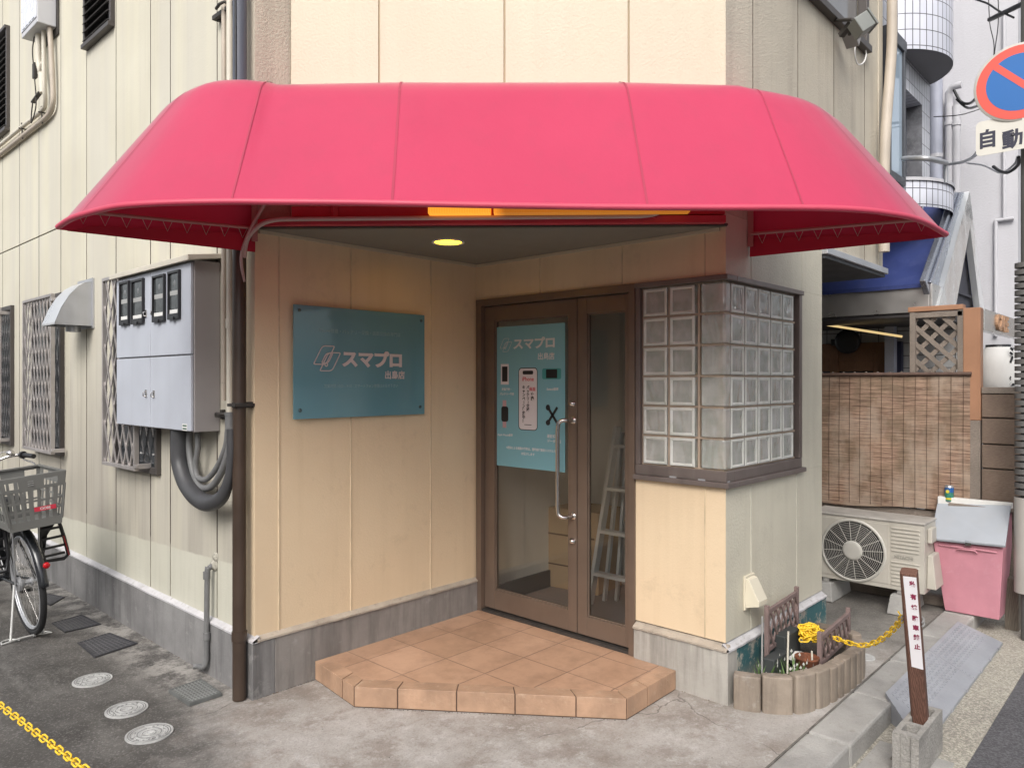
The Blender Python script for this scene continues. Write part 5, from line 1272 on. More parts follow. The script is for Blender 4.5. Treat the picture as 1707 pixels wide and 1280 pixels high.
# handlebar
m = MB(); m.tube([BK(.90, 0, .78), BK(.88, 0, 1.00)], .012, 10)
for sg in (-1, 1): m.tube(smooth([BK(.88, 0, 1.0), BK(.90, sg * .07, 1.01), BK(.88, sg * .17, 1.045), BK(.80, sg * .245, 1.055), BK(.66, sg * .27, 1.05)], 5), .011, 10)
hb = m.build('handlebar', STEEL, bike)
for sg in (-1, 1):
    m = MB(); m.tube([BK(.79, sg * .248, 1.055), BK(.64, sg * .275, 1.05)], .017, 12); m.tube([BK(.80, sg * .245, 1.055), BK(.775, sg * .249, 1.055)], .026, 12); m.build('grip', BLACKP, hb)
    m = MB(); m.tube(smooth([BK(.80, sg * .24, 1.04), BK(.78, sg * .25, 1.02), BK(.70, sg * .28, 1.00), BK(.66, sg * .285, .985)], 4), .006, 8); m.tube(smooth([BK(.80, sg * .24, 1.04), BK(.92, sg * .16, 1.08), BK(1.0, sg * .05, .98), BK(.95, 0, .8)], 5), .0035, 6); m.build('brake_lever', STEEL, hb)
m = MB(); m.lathe([(.026, 0), (.026, .012), (.018, .024), (0, .028)], frameM(BK(.86, .19, 1.065), bf, br2, bu), 16); m.build('bell', STEEL, hb)
# rear rack, basket
m = MB()
for w_ in (-.06, .06): m.tube([BK(.30, w_, .70), BK(-.22, w_, .715)], .006, 8); m.tube([BK(0, w_ * 1.05, .337), BK(-.10, w_ * 1.2, .71)], .005, 8)
for f_ in (-.2, -.05, .1, .25): m.tube([BK(f_, -.06, .71), BK(f_, .06, .71)], .005, 6)
m.build('rack', GALV, bike)
BG = mat('grey basket plastic', (.165, .165, .155), .55, var=.08)
bk = MB(); Z0, Z1 = .73, 1.045
def BSK(sx, sf, t_):      # t_ 0 bottom .. 1 top
    hw_ = .130 + .042 * t_; fl = -.33 - .03 * t_ if sf < 0 else .10 + .03 * t_; return BK(fl, sx * hw_, Z0 + (Z1 - Z0) * t_)
cor = [(-1, -1), (1, -1), (1, 1), (-1, 1)]
def side(a, b, n_, holes=True):
    A0, A1, B0, B1 = BSK(*a, 0), BSK(*a, 1), BSK(*b, 0), BSK(*b, 1)
    nn_ = (B0 - A0).cross(A1 - A0).normalized()
    def Q(u, v_): return A0.lerp(B0, u).lerp(A1.lerp(B1, u), v_)
    for v0, v1 in ((0, .16), (.74, 1.0)):
        c_ = [Q(0, v0), Q(1, v0), Q(1, v1), Q(0, v1)]
        if v0 > .5:    # upper band with hand slots at its ends
            for u0, u1, w0, w1 in ((0, .06, v0, v1), (.06, .26, v0, .80), (.06, .26, .93, v1), (.26, .66, v0, v1), (.66, .88, v0, .80), (.66, .88, .93, v1), (.88, 1, v0, v1)):
                q = [Q(u0, w0), Q(u1, w0), Q(u1, w1), Q(u0, w1)]; bk.add(q + [p + nn_ * .004 for p in q], [(0, 1, 2, 3), (7, 6, 5, 4), (0, 4, 5, 1), (1, 5, 6, 2), (2, 6, 7, 3), (3, 7, 4, 0)])
        else: bk.add(c_ + [p + nn_ * .004 for p in c_], [(0, 1, 2, 3), (7, 6, 5, 4), (0, 4, 5, 1), (1, 5, 6, 2), (2, 6, 7, 3), (3, 7, 4, 0)])
    for k in range(n_ + 1): u = k / n_; bk.bar(Q(u, .1), Q(u, .78), .016 if k % 3 else .022, .005, up=nn_)
    for v_ in (.34, .52): bk.bar(Q(0, v_), Q(1, v_), .012, .004, up=nn_)
    bk.bar(Q(-.01, 1.0) - nn_ * .006, Q(1.01, 1.0) - nn_ * .006, .018, .010)
for i in range(4): side(cor[i], cor[(i + 1) % 4], 7)
c_ = [BSK(*q, 0) for q in cor]; bk.add(c_ + [p + bu * .004 for p in c_], [(0, 3, 2, 1), (4, 5, 6, 7)])
bsk = bk.build('basket', BG, bike)
A0, B0 = BSK(-1, -1, .36), BSK(1, -1, .36); Ml = frameM(A0.lerp(B0, .66) - bf * .016, (B0 - A0).normalized(), bu); m = MB(); m.xbox(Ml, .115, .026, .003, 0); text(m, 'CIOBE', .020, Ml @ Matrix.Translation((0, 0, .002)), .0006, .0004, 1, 'CENTER')
m.build('basket_label', [PRED, PWHITE], bsk)
Ml = frameM(BSK(-1, -1, .87).lerp(BSK(1, -1, .87), .45) - bf * .006, (B0 - A0).normalized(), bu); m = MB()
for a in (-.012, 0, .012): m.xbox(Ml @ Matrix.Translation((0, a, 0)), .03, .003, .002)
m.build('embossed_mark', mat('embossed mark', (.35, .35, .34), .5), bsk)
for sg in (1, -1):
    m = MB(); P_ = lambda u, v_: BK(.05 - u * .0, sg * (.10 + .13 * v_ * 0 + .02), .72 - v_)
    o_ = BK(-.02, sg * .150, .585)
    # foot guard: a holed dark shell hanging beside the wheel
    pts = [(-.06, .13), (.02, .14), (.06, .10), (.085, -.02), (.10, -.13), (.07, -.15), (-.05, -.14), (-.07, -.05)]
    fr_ = [o_ + br2 * sg * a * .9 + bu * b for a, b in pts]; m.tube(fr_, .012, 8, closed=True)
    for b in (.06, .0, -.06, -.11): m.bar(o_ + br2 * sg * -.06 + bu * b, o_ + br2 * sg * .07 + bu * b, .014, .014)
    m.add([p + bf * .03 for p in fr_[:3]] + [fr_[7] + bf * .03, fr_[6] + bf * .03], [(0, 1, 2, 3, 4)]); m.bar(o_ + bu * .12, BK(.0, sg * .06, .72), .03, .02)
    fg = m.build('foot_guard', BLACKP, bike)
    m = MB(); m.bar(o_ + br2 * sg * .098 * .9 + bu * -.13 - bf * .013, o_ + br2 * sg * .075 * .9 + bu * .0 - bf * .013, .022, .004); m.build('red_stripe', mat('red plastic', (.5, .03, .03), .4), fg)
m = MB(); m.lathe([(.019, 0), (.019, .008), (.013, .014), (0, .016)], frameM(BK(-.36, .02, .50), br2, bu, -bf), 16); m.build('reflector', mat('red reflector', (.45, .005, .01), .15), bike)
m = MB(); m.tube([BK(-.05, .06, .337), BK(-.35, .02, .50)], .003, 6); m.tube([BK(0, -.06, .337), BK(-.10, -.07, .73)], .004, 6); m.build('fender_stay', STEEL, bike)
m = MB(); e0, e1 = G(3, 1074, .008), G(86, 1054, .008); dd_ = (e1 - e0).normalized(); bk_ = Vector((-dd_.y, dd_.x, 0)) * -1
m.tube(smooth([e0, e0 + dd_ * .08 + Vector((0, 0, .01)), (e0 + e1) / 2 + Vector((0, 0, .012)), e1 - dd_ * .08 + Vector((0, 0, .01)), e1], 5), .005, 8)
for e_, sg in ((e0, 1), (e1, -1)): m.tube(smooth([e_, e_ + bk_ * -.05 + dd_ * sg * .015, e_ + bk_ * -.065 + dd_ * sg * .06, e_ + dd_ * sg * .095 + bk_ * -.02, e_ + dd_ * sg * .09 + Vector((0, 0, .005))], 5), .005, 8)
m.tube([(e0 + e1) / 2 - dd_ * .09 + Vector((0, 0, .01)), BK(.0, -.07, .337)], .007, 8); m.tube([(e0 + e1) / 2 + dd_ * .09 + Vector((0, 0, .01)), BK(.0, .07, .337)], .007, 8)
m.build('stand', mat('pale stand steel', (.62, .62, .60), .35, metal=.3), bike)

# ================================================================== no parking sign and its pole
pole = thing('sign_pole', 'grey pole at the right edge of the photo beside the pink bin', 'pole', (5.86, .83, GZ))
m = MB(); m.tube([(5.86, .83, GZ), (5.86, .83, 6.2)], .040, 20); m.build('shaft', mat('dark pole', (.10, .10, .095), .6, var=.2, streak=.3), pole)
m = MB()
for k in range(34): z = .86 + k * .045; m.tube([(5.86, .83, z), (5.86, .83, z + .032)], .074, 18)
m.build('ribbed_sleeve', mat('ribbed dark sleeve', (.13, .125, .12), .6, var=.15), pole)
m = MB(); m.tube([(5.86, .83, .22), (5.86, .83, .84)], .078, 20); m.build('pale_sleeve', mat('pale sleeve', (.42, .39, .36), .7, streak=.4), pole)
scx, scy, scz = 5.70, .853, 3.52
sgn = thing('no_parking_sign', 'round red and blue no parking sign with a diagonal bar on the pole', 'road sign', (scx, scy, scz))
Ms = frameM((scx, scy, scz), (0, -1, 0), (0, 0, 1), (-1, 0, 0)) @ Matrix.Rotation(R(4), 4, 'Y')
m = MB(); m.lathe([(.249, -.006), (.252, 0), (.249, .004), (0, .004)], Ms, 56, 2); m.lathe([(.236, .0045), (.236, .0055), (0, .0055)], Ms, 56, 0, sm=False); m.lathe([(.182, .0058), (.182, .0065), (0, .0065)], Ms, 56, 1, sm=False)
m.xbox(Ms @ Matrix.Rotation(R(-45), 4, 'Z') @ Matrix.Translation((0, 0, .0072)), .372, .040, .001, 0)
m.build('disc', [mat('sign red', (.66, .075, .05), .4, var=.03), mat('sign blue', (.004, .115, .38), .4, var=.03), mat('sign rim', (.50, .48, .44), .5)], sgn)
m = MB()
for z in (-.1, .1): m.box(scx + .012, 5.81, scy - .03, scy + .03, scz + z - .02, scz + z + .02)
m.build('bracket', GALV, sgn)
ps = thing('plate_sign', 'white plate with black characters under the round sign', 'road sign', (scx, scy, 3.05))
pa, pb = PX(1627, 205, scx), PX(1627, 262, scx); hw_ = pa.y - scy; zc = (pa.z + pb.z) / 2; hh = (pa.z - pb.z) / 2
Mq = frameM((scx, scy, zc), (0, -1, 0), (0, 0, 1), (-1, 0, 0))
m = MB(); rrect(m, 0, 0, hw_ * 2, hh * 2, .03, Mq, .003); m.build('plate', mat('plate white', (.62, .60, .54), .45, var=.05, streak=.2, streakcol=(.4, .38, .33)), ps)
m = MB()
for ch, px in (('自', 1646), ('動', 1688)): q = PX(px, 234, scx - .004); text(m, ch, .125, frameM((scx - .004, q.y, q.z), (0, -1, 0), (0, 0, 1), (-1, 0, 0)), .001, .0042, 0, 'CENTER', .92)
m.build('lettering', mat('sign black', (.03, .03, .05), .5), ps)
m = MB(); m.box(scx + .012, 5.81, scy - .03, scy + .03, zc - .02, zc + .02); m.build('bracket', GALV, ps)
m = MB(); wp = WOODGREY; m.box(6.02, 6.10, .905, .985, GZ, .26); tag(m.build('timber_stub', woodmat('old timber', (.12, .10, .08), (.20, .17, .13), (10, 10, 1)), bevel=.004), 'short old timber stub at the foot of the pole by the pink bin', 'timber')

# ================================================================== bin, air conditioner, can
bn = thing('dustbin', 'faded pink plastic dustbin with a white slanted lid', 'dustbin', (5.93, 1.15, 0))
def taper(mb, x0, x1, y0, y1, z0, X0, X1, Y0, Y1, z1, m_=0):
    return mb.add([(x0, y0, z0), (x1, y0, z0), (x1, y1, z0), (x0, y1, z0), (X0, Y0, z1), (X1, Y0, z1), (X1, Y1, z1), (X0, Y1, z1)], [(0, 3, 2, 1), (4, 5, 6, 7), (0, 1, 5, 4), (1, 2, 6, 5), (2, 3, 7, 6), (3, 0, 4, 7)], m_)
m = MB(); taper(m, 5.83, 6.07, .985, 1.305, .012, 5.775, 6.10, .955, 1.365, .485); m.add([(5.776, .956, .484), (6.10, .956, .484), (6.10, 1.364, .484), (5.776, 1.364, .484), (5.776, .956, .496), (6.10, .956, .715), (6.10, 1.364, .695), (5.776, 1.364, .490)], [(0, 3, 2, 1), (4, 5, 6, 7), (0, 1, 5, 4), (1, 2, 6, 5), (2, 3, 7, 6), (3, 0, 4, 7)]); m.build('body', PINK, bn, bevel=.006)
m = MB(); m.tube([(5.775, .99, .470), (5.768, 1.10, .474), (5.768, 1.22, .474), (5.775, 1.33, .470)], .007, 8); m.tube([(5.766, 1.10, .45), (5.758, 1.11, .465), (5.758, 1.21, .465), (5.766, 1.22, .45)], .005, 6); m.build('rim_handle', PINK, bn)
m = MB(); a_ = [(5.742, .935, .515), (5.742, 1.372, .500), (6.06, 1.405, .700), (6.06, .955, .735)]; m.add([Vector(p) for p in a_] + [Vector(p) + Vector((-.008, 0, .018)) for p in a_], [(0, 3, 2, 1), (4, 5, 6, 7), (0, 1, 5, 4), (1, 2, 6, 5), (2, 3, 7, 6), (3, 0, 4, 7)])
m.build('lid', mat('pale lid', (.37, .395, .43), .4, var=.05, vs=5, streak=.25, streakcol=(.42, .42, .42)), bn, bevel=.004)
m = MB(); m.box(6.062, 6.11, .95, 1.405, .70, .765); m.build('hinge_strip', WHITEP, bn, bevel=.004)
m = MB(); m.box(5.738, 5.744, 1.13, 1.165, .497, .530); m.build('catch', IRON, bn)
ac = thing('air_conditioner', 'ivory outdoor air conditioner unit on concrete feet beside the bin', 'air conditioner', (5.7, 1.8, 0))
ax0, ay0, ay1, az0, az1 = 5.55, 1.365, 2.13, .165, .64
m = MB(); m.box(ax0, 5.84, ay0, ay1, az0, az1); m.box(ax0 - .004, ax0 + .001, 1.585, ay1 - .015, az0 + .03, az1 - .03); m.build('casing', ACW, ac, bevel=.012)
m = MB(); m.box(ax0 - .008, 5.845, ay0 - .006, ay1 + .004, az1 - .012, az1 + .006); m.build('top_cover', mat('ac top', (.40, .375, .34), .6, streak=.3), ac, bevel=.008)
fc = Vector((ax0 - .006, 1.824, .395)); Mf = frameM(fc, (0, -1, 0), (0, 0, 1), (-1, 0, 0))
m = MB(); m.lathe([(.205, 0), (.0, 0)], Mf, 48, cap=False); m.build('fan_opening', mat('dark fan hole', (.02, .02, .02), .9), ac)
m = MB(); m.lathe([(.225, 0), (.222, .008), (.208, .010), (.204, .002)], Mf, 56, cap=False)
for k in range(11): r_ = .078 + k * .0116; m.tube([Mf @ Vector((r_ * math.cos(a), r_ * math.sin(a), .010 + .006 * (1 - r_ / .2))) for a in [i * math.pi / 24 for i in range(48)]], .0013, 5, closed=True)
for k in range(16): a = k * math.pi / 8 + .1; m.tube([Mf @ Vector((.06 * math.cos(a), .06 * math.sin(a), .016)), Mf @ Vector((.206 * math.cos(a), .206 * math.sin(a), .010))], .0022, 5)
m.lathe([(.070, .010), (.068, .018), (.05, .020), (0, .020)], Mf, 32); m.build('fan_guard', mat('guard ivory', (.52, .50, .45), .5), ac)
m = MB(); z = az0 + .035
while z < az1 - .03:
    if not (.37 < z < .42): m.bar((ax0 - .002, ay0 + .03, z), (ax0 - .002, 1.57, z), .008, .010)
    z += .026
m.build('louvre_ribs', ACW, ac, bevel=.002)
m = MB(); text(m, 'HITACHI', .030, frameM((ax0 - .0045, 1.55, .395), (0, -1, 0), (0, 0, 1), (-1, 0, 0)), .002, .0012); m.build('lettering', mat('faint ivory print', (.33, .31, .27), .6), ac)
m = MB(); taper(m, 5.60, 5.80, ay0 - .06, ay0 - .001, az0 + .03, 5.62, 5.78, ay0 - .035, ay0 - .001, .42); m.box(5.62, 5.74, ay0 - .03, ay0 - .001, .50, .60); m.build('valve_cover', ACW, ac, bevel=.006)
for y in (1.52, 2.02): m = MB(); taper(m, 5.50, 5.9, y - .07, y + .07, .004, 5.52, 5.88, y - .05, y + .05, .135); m.box(5.56, 5.84, y - .02, y + .02, .135, .166); m.build('foot', mat('foot concrete', (.36, .35, .33), .9, var=.2, bump=.6), ac, bevel=.006)
m = MB(); m.box(5.93, 6.01, 1.30, 2.2, .004, .07); tag(m.build('timber_beam', WOODGREY, bevel=.005), 'grey timber beam lying behind the air conditioner by the bin', 'timber')

# ================================================================== neighbouring eatery: fence, blind, canopy
XF = 6.15
def FP(px, py): return PX(px, py, XF)
ya, yb = FP(1370, 630).y + .12, FP(1619, 630).y; zt, zb = FP(1500, 625).z, FP(1500, 846).z
bl = thing('bamboo_blind', 'brown bamboo blind hung on the neighbouring fence behind the air conditioner', 'blind', (XF, (ya + yb) / 2, zb))
t = NT('split bamboo'); x, y, z = t.xyz()
c = t.mix(t.mr(t.noise(1, 4, t.sc((1, 3.5, 95)), .8), .36, .64), (.115, .060, .042), (.46, .31, .215))
c = t.mix(t.mr(t.noise(4, 6, rgh=.65), .42, .62, 0, .55), c, (.13, .10, .06)); c = t.mix(t.mr(t.noise(3, 5, t.sc((1, 1.3, .8))), .5, .62, 0, .45), c, (.46, .37, .29)); c = t.mix(t.mr(t.noise(1, 4, t.sc((1, 8, 60)), .7), .62, .72, 0, .7), c, (.50, .38, .30))
t.bump(t.noise(1, 3, t.sc((1, 3, 170))), .7, .004); BAM = t.fin(c, .6)
m = MB(); NB = 40
vs = []
for j in range(2):
    for i in range(NB + 1):
        y_ = yb + (ya - yb) * i / NB; vs.append(Vector((XF - .045 + .0015 * math.sin(i * .9) + .012 * j, y_, zt if j else zb + .02 * math.sin(i * .15))))
m.add(vs, [(i, i + 1, NB + 2 + i, NB + 1 + i) for i in range(NB)], 0, True); m.add([p + Vector((.008, 0, 0)) for p in vs], [(i, NB + 1 + i, NB + 2 + i, i + 1) for i in range(NB)], 0, True)
m.build('slat_mat', BAM, bl)
m = MB(); n_ = 15
for k in range(n_):
    y_ = yb + (ya - yb) * (k + .5) / n_; m.tube([(XF - .054, y_, zb + .01), (XF - .050, y_ + .002, (zb + zt) / 2), (XF - .042, y_, zt)], .0013, 5)
m.build('cords', mat('dark cord', (.06, .03, .02), .8), bl)
m = MB(); m.tube([(XF - .04, yb - .01, zt + .005), (XF - .04, ya + .01, zt + .005)], .014, 8); m.build('top_rod', mat('dark rod', (.10, .06, .045), .7, var=.3, vs=20), bl)
fe = thing('lattice_fence', 'weathered wooden lattice fence with an orange stained top post behind the bamboo blind', 'fence', (XF, 1.7, 0))
y1_, y0_ = FP(1520, 600).y, FP(1606, 600).y; ztop = FP(1560, 518).z
m = MB(); lattice(m, frameM((XF, 0, 0), (0, 1, 0), (0, 0, 1), (1, 0, 0)), y0_ + .03, y1_ - .01, .60, ztop - .05, .125, 1.0, .032, .010)
lattice(m, frameM((XF, 0, 0), (0, 1, 0), (0, 0, 1), (1, 0, 0)), y1_ + .03, ya + .30, .60, zt + .02, .17, 1.0, .026, .010); m.build('lattice_panel', WOODGREY, fe)
m = MB()
for y_ in (y0_ + .015, y1_ - .01): m.bar((XF, y_, .50), (XF, y_, ztop), .04, .045)
m.bar((XF, y0_, ztop - .03), (XF, y1_ - .03, ztop - .03), .045, .04); m.bar((XF, y0_ - .02, .62), (XF, ya + .3, .62), .04, .05); m.bar((XF + .04, y0_, .55), (XF + .04, ya + .3, .52), .05, .04); m.build('fence_frame', WOODGREY, fe, bevel=.003)
yp0, yp1 = FP(1636, 600).y, FP(1607, 600).y
m = MB(); m.box(XF - .03, XF + .06, yp0, yp1, FP(1620, 700).z, ztop + .005); m.box(XF - .03, XF + .06, yp1 + .001, y1_ + .02, ztop - .002, ztop + .035); m.build('stained_post', WOODOR, fe, bevel=.004)
m = MB(); m.box(XF - .028, XF + .058, yp0 + .003, yp1 - .002, 0, FP(1620, 700).z - .001); m.build('grey_post', WOODGREY, fe, bevel=.004)
zp = [FP(1665, p).z for p in (838, 776, 739, 696, 658)]; zp[0] = FP(1665, 842).z
pf = thing('plank_fence', 'weathered horizontal plank fence behind the pink bin beside the pole', 'fence', (XF, 1.0, 0))
yq0, yq1 = FP(1700, 700).y - .05, yp0 - .004
zz_ = [FP(1665, p).z for p in (845, 782, 741, 697, 656)]
for a, b in zip(zz_, zz_[1:]): m = MB(); m.box(XF - .01 + random.uniform(-.003, .003), XF + .02, yq0, yq1, a + .005, b - .005); m.build('plank', PLANK, pf, bevel=.004)
m = MB(); m.box(XF - .02, XF + .03, yq0, yq1, zz_[-1], zz_[-1] + .045); m.box(XF - .016, XF + .02, yq0, yq1, .60, zz_[0]); m.box(XF + .021, XF + .05, yq0, yq1, .1, zz_[-1]); m.build('rail', WOODGREY, pf, bevel=.004)
cz = zt * 0 + .775; q = FP(1586, 834)
cn = thing('drinks_can', 'green and blue drinks can standing on the ledge above the bin', 'can', (XF - .06, q.y, q.z))
m = MB(); m.lathe([(.022, 0), (.029, .006), (.029, .112), (.024, .120), (.022, .122), (0, .119)], Matrix.Translation((XF - .065, q.y, q.z - .004)), 20); m.build('can_body', mat('can metal', (.45, .46, .48), .3, metal=.7), cn)
m = MB(); m.lathe([(.0296, .010), (.0296, .072)], Matrix.Translation((XF - .065, q.y, q.z - .004)), 20, 0); m.lathe([(.0296, .072), (.0296, .106)], Matrix.Translation((XF - .065, q.y, q.z - .004)), 20, 1); m.lathe([(.0300, .020), (.0300, .034)], Matrix.Translation((XF - .065, q.y, q.z - .004)), 20, 2)
m.lathe([(.012, 0), (.0, .0005)], frameM((XF - .0955, q.y + .004, q.z + .075), (0, -1, 0), (0, 0, 1), (-1, 0, 0)), 14, 2)
m.build('printed_wrap', [mat('can green', (.04, .20, .14), .35, var=.3, vs=40), mat('can blue', (.02, .10, .30), .35), mat('can yellow', (.6, .5, .05), .4)], cn)
m = MB(); m.box(XF - .12, XF - .015, yb - .30, yb + .12, q.z - .03, q.z - .004); tag(m.build('fence_ledge', WOODGREY, bevel=.004), 'narrow grey board ledge behind the bin carrying the drinks can', 'ledge')

et = thing('eatery', 'small eatery with a blue gabled canopy, steel trim and a sliding wooden door', 'building', (7.5, 2.6, 0))
m = MB(); m.box(7.52, 7.7, 1.56, 3.6, 0, 3.05); m.build('tiled_wall', TILEY, et)
m = MB()
d0, d1 = PX(1478, 600, 7.5).y, 3.3
for a, b in ((d0, d0 + .10), (d0 + .42, d0 + .50), (d0 + .85, d0 + .95)): m.box(7.44, 7.52, a, b, 0, 1.97)
m.box(7.445, 7.515, d0 + .1, 3.3, 1.80, 1.97); m.box(7.45, 7.51, d0 + .1, 3.3, 0, 1.35); m.box(7.45, 7.51, d0 + .1, 3.3, 1.70, 1.80); dr2 = m.build('sliding_door', WOODDOOR, et, bevel=.004)
m = MB(); m.box(7.48, 7.49, d0 + .10, 3.3, 1.35, 1.70); m.build('pane', WGLASS, dr2)
m = MB(); m.box(7.455, 7.519, d0 - .14, d0 - .002, 0, 1.97); m.build('corner_post', mat('navy paint', (.03, .035, .075), .5), et)
p_ = PX(1415, 568, 7.2)
m = MB(); m.lathe([(.10, 0), (.115, .02), (.115, .05), (.09, .06), (0, .05)], frameM((7.40, p_.y * 7.4 / 7.2, p_.z), (0, -1, .1), (0, 0.1, 1)), 24); m.box(7.38, 7.45, p_.y * 7.4 / 7.2 - .02 + .1, p_.y * 7.4 / 7.2 + .16, p_.z - .03, p_.z + .03)
tag(m.build('wall_speaker', BLACKP), 'round black speaker on the wooden front of the eatery', 'speaker')
p0_, p1_ = PX(1375, 541, 6.9), PX(1503, 561, 6.9)
m = MB(); m.bar(p0_, p1_, .04, .02); m.build('light_strip', emit('lit yellow strip', (.9, .66, .30), .55), et)
# canopy: steel fascia, blue roof, gable
FX = 6.32; yf0, yf1 = 1.50, 3.2; fz0, fz1 = 2.135, 2.35
m = MB(); m.box(FX, FX + .02, yf0 + .0205, yf1, fz0, fz1); m.box(FX, FX + .55, yf0, yf0 + .02, fz0, fz1)
m.build('steel_fascia', mat('polished fascia', (.52, .50, .48), .33, metal=.75, var=.12, bump=.06, bs=6), et, bevel=.004)
m = MB(); m.box(FX + .021, 7.52, yf0 + .021, yf1, fz0 - .03, fz0 + .005); m.build('canopy_soffit', mat('dark canopy underside', (.045, .04, .04), .6, var=.3), et)
apx, apz, bxl, bxr, bz_ = 7.48, 3.27, 6.20, 8.16, 2.25; gy = 1.50
m = MB()
for (xa_, za), (xb_, zb_) in (((6.30, 2.352), (7.20, 3.19)), ((8.05, 2.30), (7.50, 3.19))):
    q = [Vector((xa_, gy + .06, za)), Vector((xb_, gy + .06, zb_)), Vector((xb_, yf1, zb_)), Vector((xa_, yf1, za))]; m.add(q + [p - Vector((0, 0, .03)) for p in q], [(0, 1, 2, 3), (7, 6, 5, 4), (0, 4, 5, 1), (1, 5, 6, 2), (2, 6, 7, 3), (3, 7, 4, 0)])
m.build('blue_roof', BLUE, et)
BOARD = mat('rippled mirror steel', (.80, .82, .82), .12, metal=.62, var=.03, bump=.5, bs=4)
Mg = frameM((0, gy, 0), (1, 0, 0), (0, 0, 1), (0, -1, 0))
m = MB()
m.prism([(6.42, 2.18), (6.94, 2.18), (7.48, 2.95), (7.46, 3.26)], Mg @ Matrix.Translation((0, 0, -.03)), .05)
m.build('gable_board', BOARD, et); m = MB(); m.prism([(8.14, 2.16), (7.461, 3.26), (7.481, 2.95), (7.94, 2.16)], Mg @ Matrix.Translation((0, 0, -.03)), .05); m.build('gable_board', BOARD, et)
m = MB(); m.prism([(6.20, 2.36), (6.42, 2.19), (7.457, 3.262), (7.15, 3.20)], Mg @ Matrix.Translation((0, 0, -.06)), .04); m.prism([(6.30, 2.36), (6.34, 2.33), (7.30, 3.22), (7.26, 3.22)], Mg @ Matrix.Translation((0, 0, -.019)), .015); m.build('verge_trim', mat('blue grey steel trim', (.42, .44, .50), .25, metal=.8, var=.1), et, bevel=.004)
m = MB(); m.prism([(6.80, bz_ - .1), (bxr - .1, bz_ - .1), (apx, apz - .2)], Mg @ Matrix.Translation((0, 0, -.075)), .02); m.bar((bxl + .5, gy + .04, bz_ + .12), (bxr - .3, gy + .04, bz_ + .12), .02, .02); m.build('gable_infill', mat('dark gable boards', (.05, .05, .065), .6, var=.2), et)
ss = thing('eatery_sign', 'long steel fascia sign with wooden letters near the pole', 'sign', (7.5, 1.26, 2.0))
m = MB(); m.box(6.75, 8.35, 1.24, 1.30, 2.0, 2.17); m.build('board', mat('satin steel', (.60, .60, .58), .22, metal=1, var=.08, bump=.15, bs=5), ss, bevel=.003)
m = MB(); text(m, 'CAFE', .17, frameM((7.20, 1.238, 2.085), (1, 0, 0), (0, 0, 1), (0, -1, 0)), .03, .008, 0, 'LEFT', 1.15); m.build('lettering', mat('wood bead', (.45, .26, .15), .6, var=.3, vs=40), ss)
c_ = PX(1664, 660, 6.45); lz0, lz1 = 1.48, PX(1664, 572, 6.45).z
ln = thing('paper_lantern', 'large white ribbed paper lantern behind the plank fence', 'lantern', (6.45, c_.y, lz0))
pr = []; nr = 16
for k in range(nr * 2 + 1):
    f = k / (nr * 2); r_ = .145 * (1 - abs(2 * f - 1) ** 2.6 * .45) - (.0035 if k % 2 else 0); pr.append((r_, lz0 + (lz1 - .03 - lz0) * f))
m = MB(); m.lathe(pr, Matrix.Translation((6.45, c_.y, 0)), 32); m.build('paper_shade', mat('lantern paper', (.72, .71, .68), .6, var=.02), ln)
m = MB(); m.lathe([(.080, lz1 - .032), (.080, lz1 - .012), (.068, lz1 - .012)], Matrix.Translation((6.45, c_.y, 0)), 24, cap=False); m.build('top_ring', BLACKP, ln)
m = MB(); 
for ch, z in (('酒', 1.78), ('処', 1.62)):
    a = R(-118); Mt = frameM((6.45 + .1325 * math.cos(a), c_.y + .1325 * math.sin(a), z), (-math.sin(a), math.cos(a), 0), (0, 0, 1), (math.cos(a), math.sin(a), 0)); text(m, ch, .12, Mt, .002, .004, 0, 'CENTER')
m.build('lettering', PBLACK, ln)

# ================================================================== tiled apartment block and rendered wall beyond
tb = thing('tiled_building', 'white tiled apartment block with round balconies further along the street', 'building', (6.9, 2.2, 3.0))
fy = 1.752; bx_r = PY(1550, 300, fy).x; ox1 = PY(1537, 300, fy).x; oz1 = PY(1537, 175, fy).z
m = MB(); m.box(5.97, bx_r, fy, fy + .08, oz1, 9); m.box(ox1, bx_r, fy, fy + .9, 3.02, oz1 - .001); m.box(5.97, bx_r - .001, fy + .081, 6, oz1 + .001, 9); m.build('tiled_wall', TILEX, tb)
m = MB(); m.box(5.97, ox1 - .001, fy + .12, fy + .14, 3.02, oz1 - .002); m.build('recess_glazing', mat('grey recess glass', (.13, .14, .17), .12, var=.2, vs=1, spec=.8), tb)
m = MB(); wl0, wl1, wz0, wz1 = 5.95, PY(1508, 200, 1.70).x, 3.18, 4.17
for a, b, c_, e in ((wl0, wl1, wz0 - .06, wz0), (wl0, wl1 + .03, wz1, wz1 + .09), (wl1 - .035, wl1, wz0, wz1), (wl0, wl0 + .03, wz0, wz1)): m.box(a, b, 1.690, 1.75, c_, e)
bw = m.build('bay_window', mat('dark grey window frame', (.07, .075, .085), .4, metal=.3), tb, bevel=.003)
m = MB(); m.box(wl0 + .03, wl1 - .035, 1.71, 1.72, wz0, wz1); m.build('pane', mat('bright reflecting pane', (.42, .52, .62), .03, var=.15, vs=1, spec=1.), bw)
BC, BR = Vector((6.84, 2.04)), .556
t = NT('curved white tile'); x, y, z = t.xyz(); cb2 = t.new('ShaderNodeCombineXYZ')
ang = t.math('ARCTAN2', t.math('SUBTRACT', y, BC.y), t.math('SUBTRACT', x, BC.x)); t.put(t.math('MULTIPLY', ang, BR), cb2.inputs[0]); t.put(z, cb2.inputs[1])
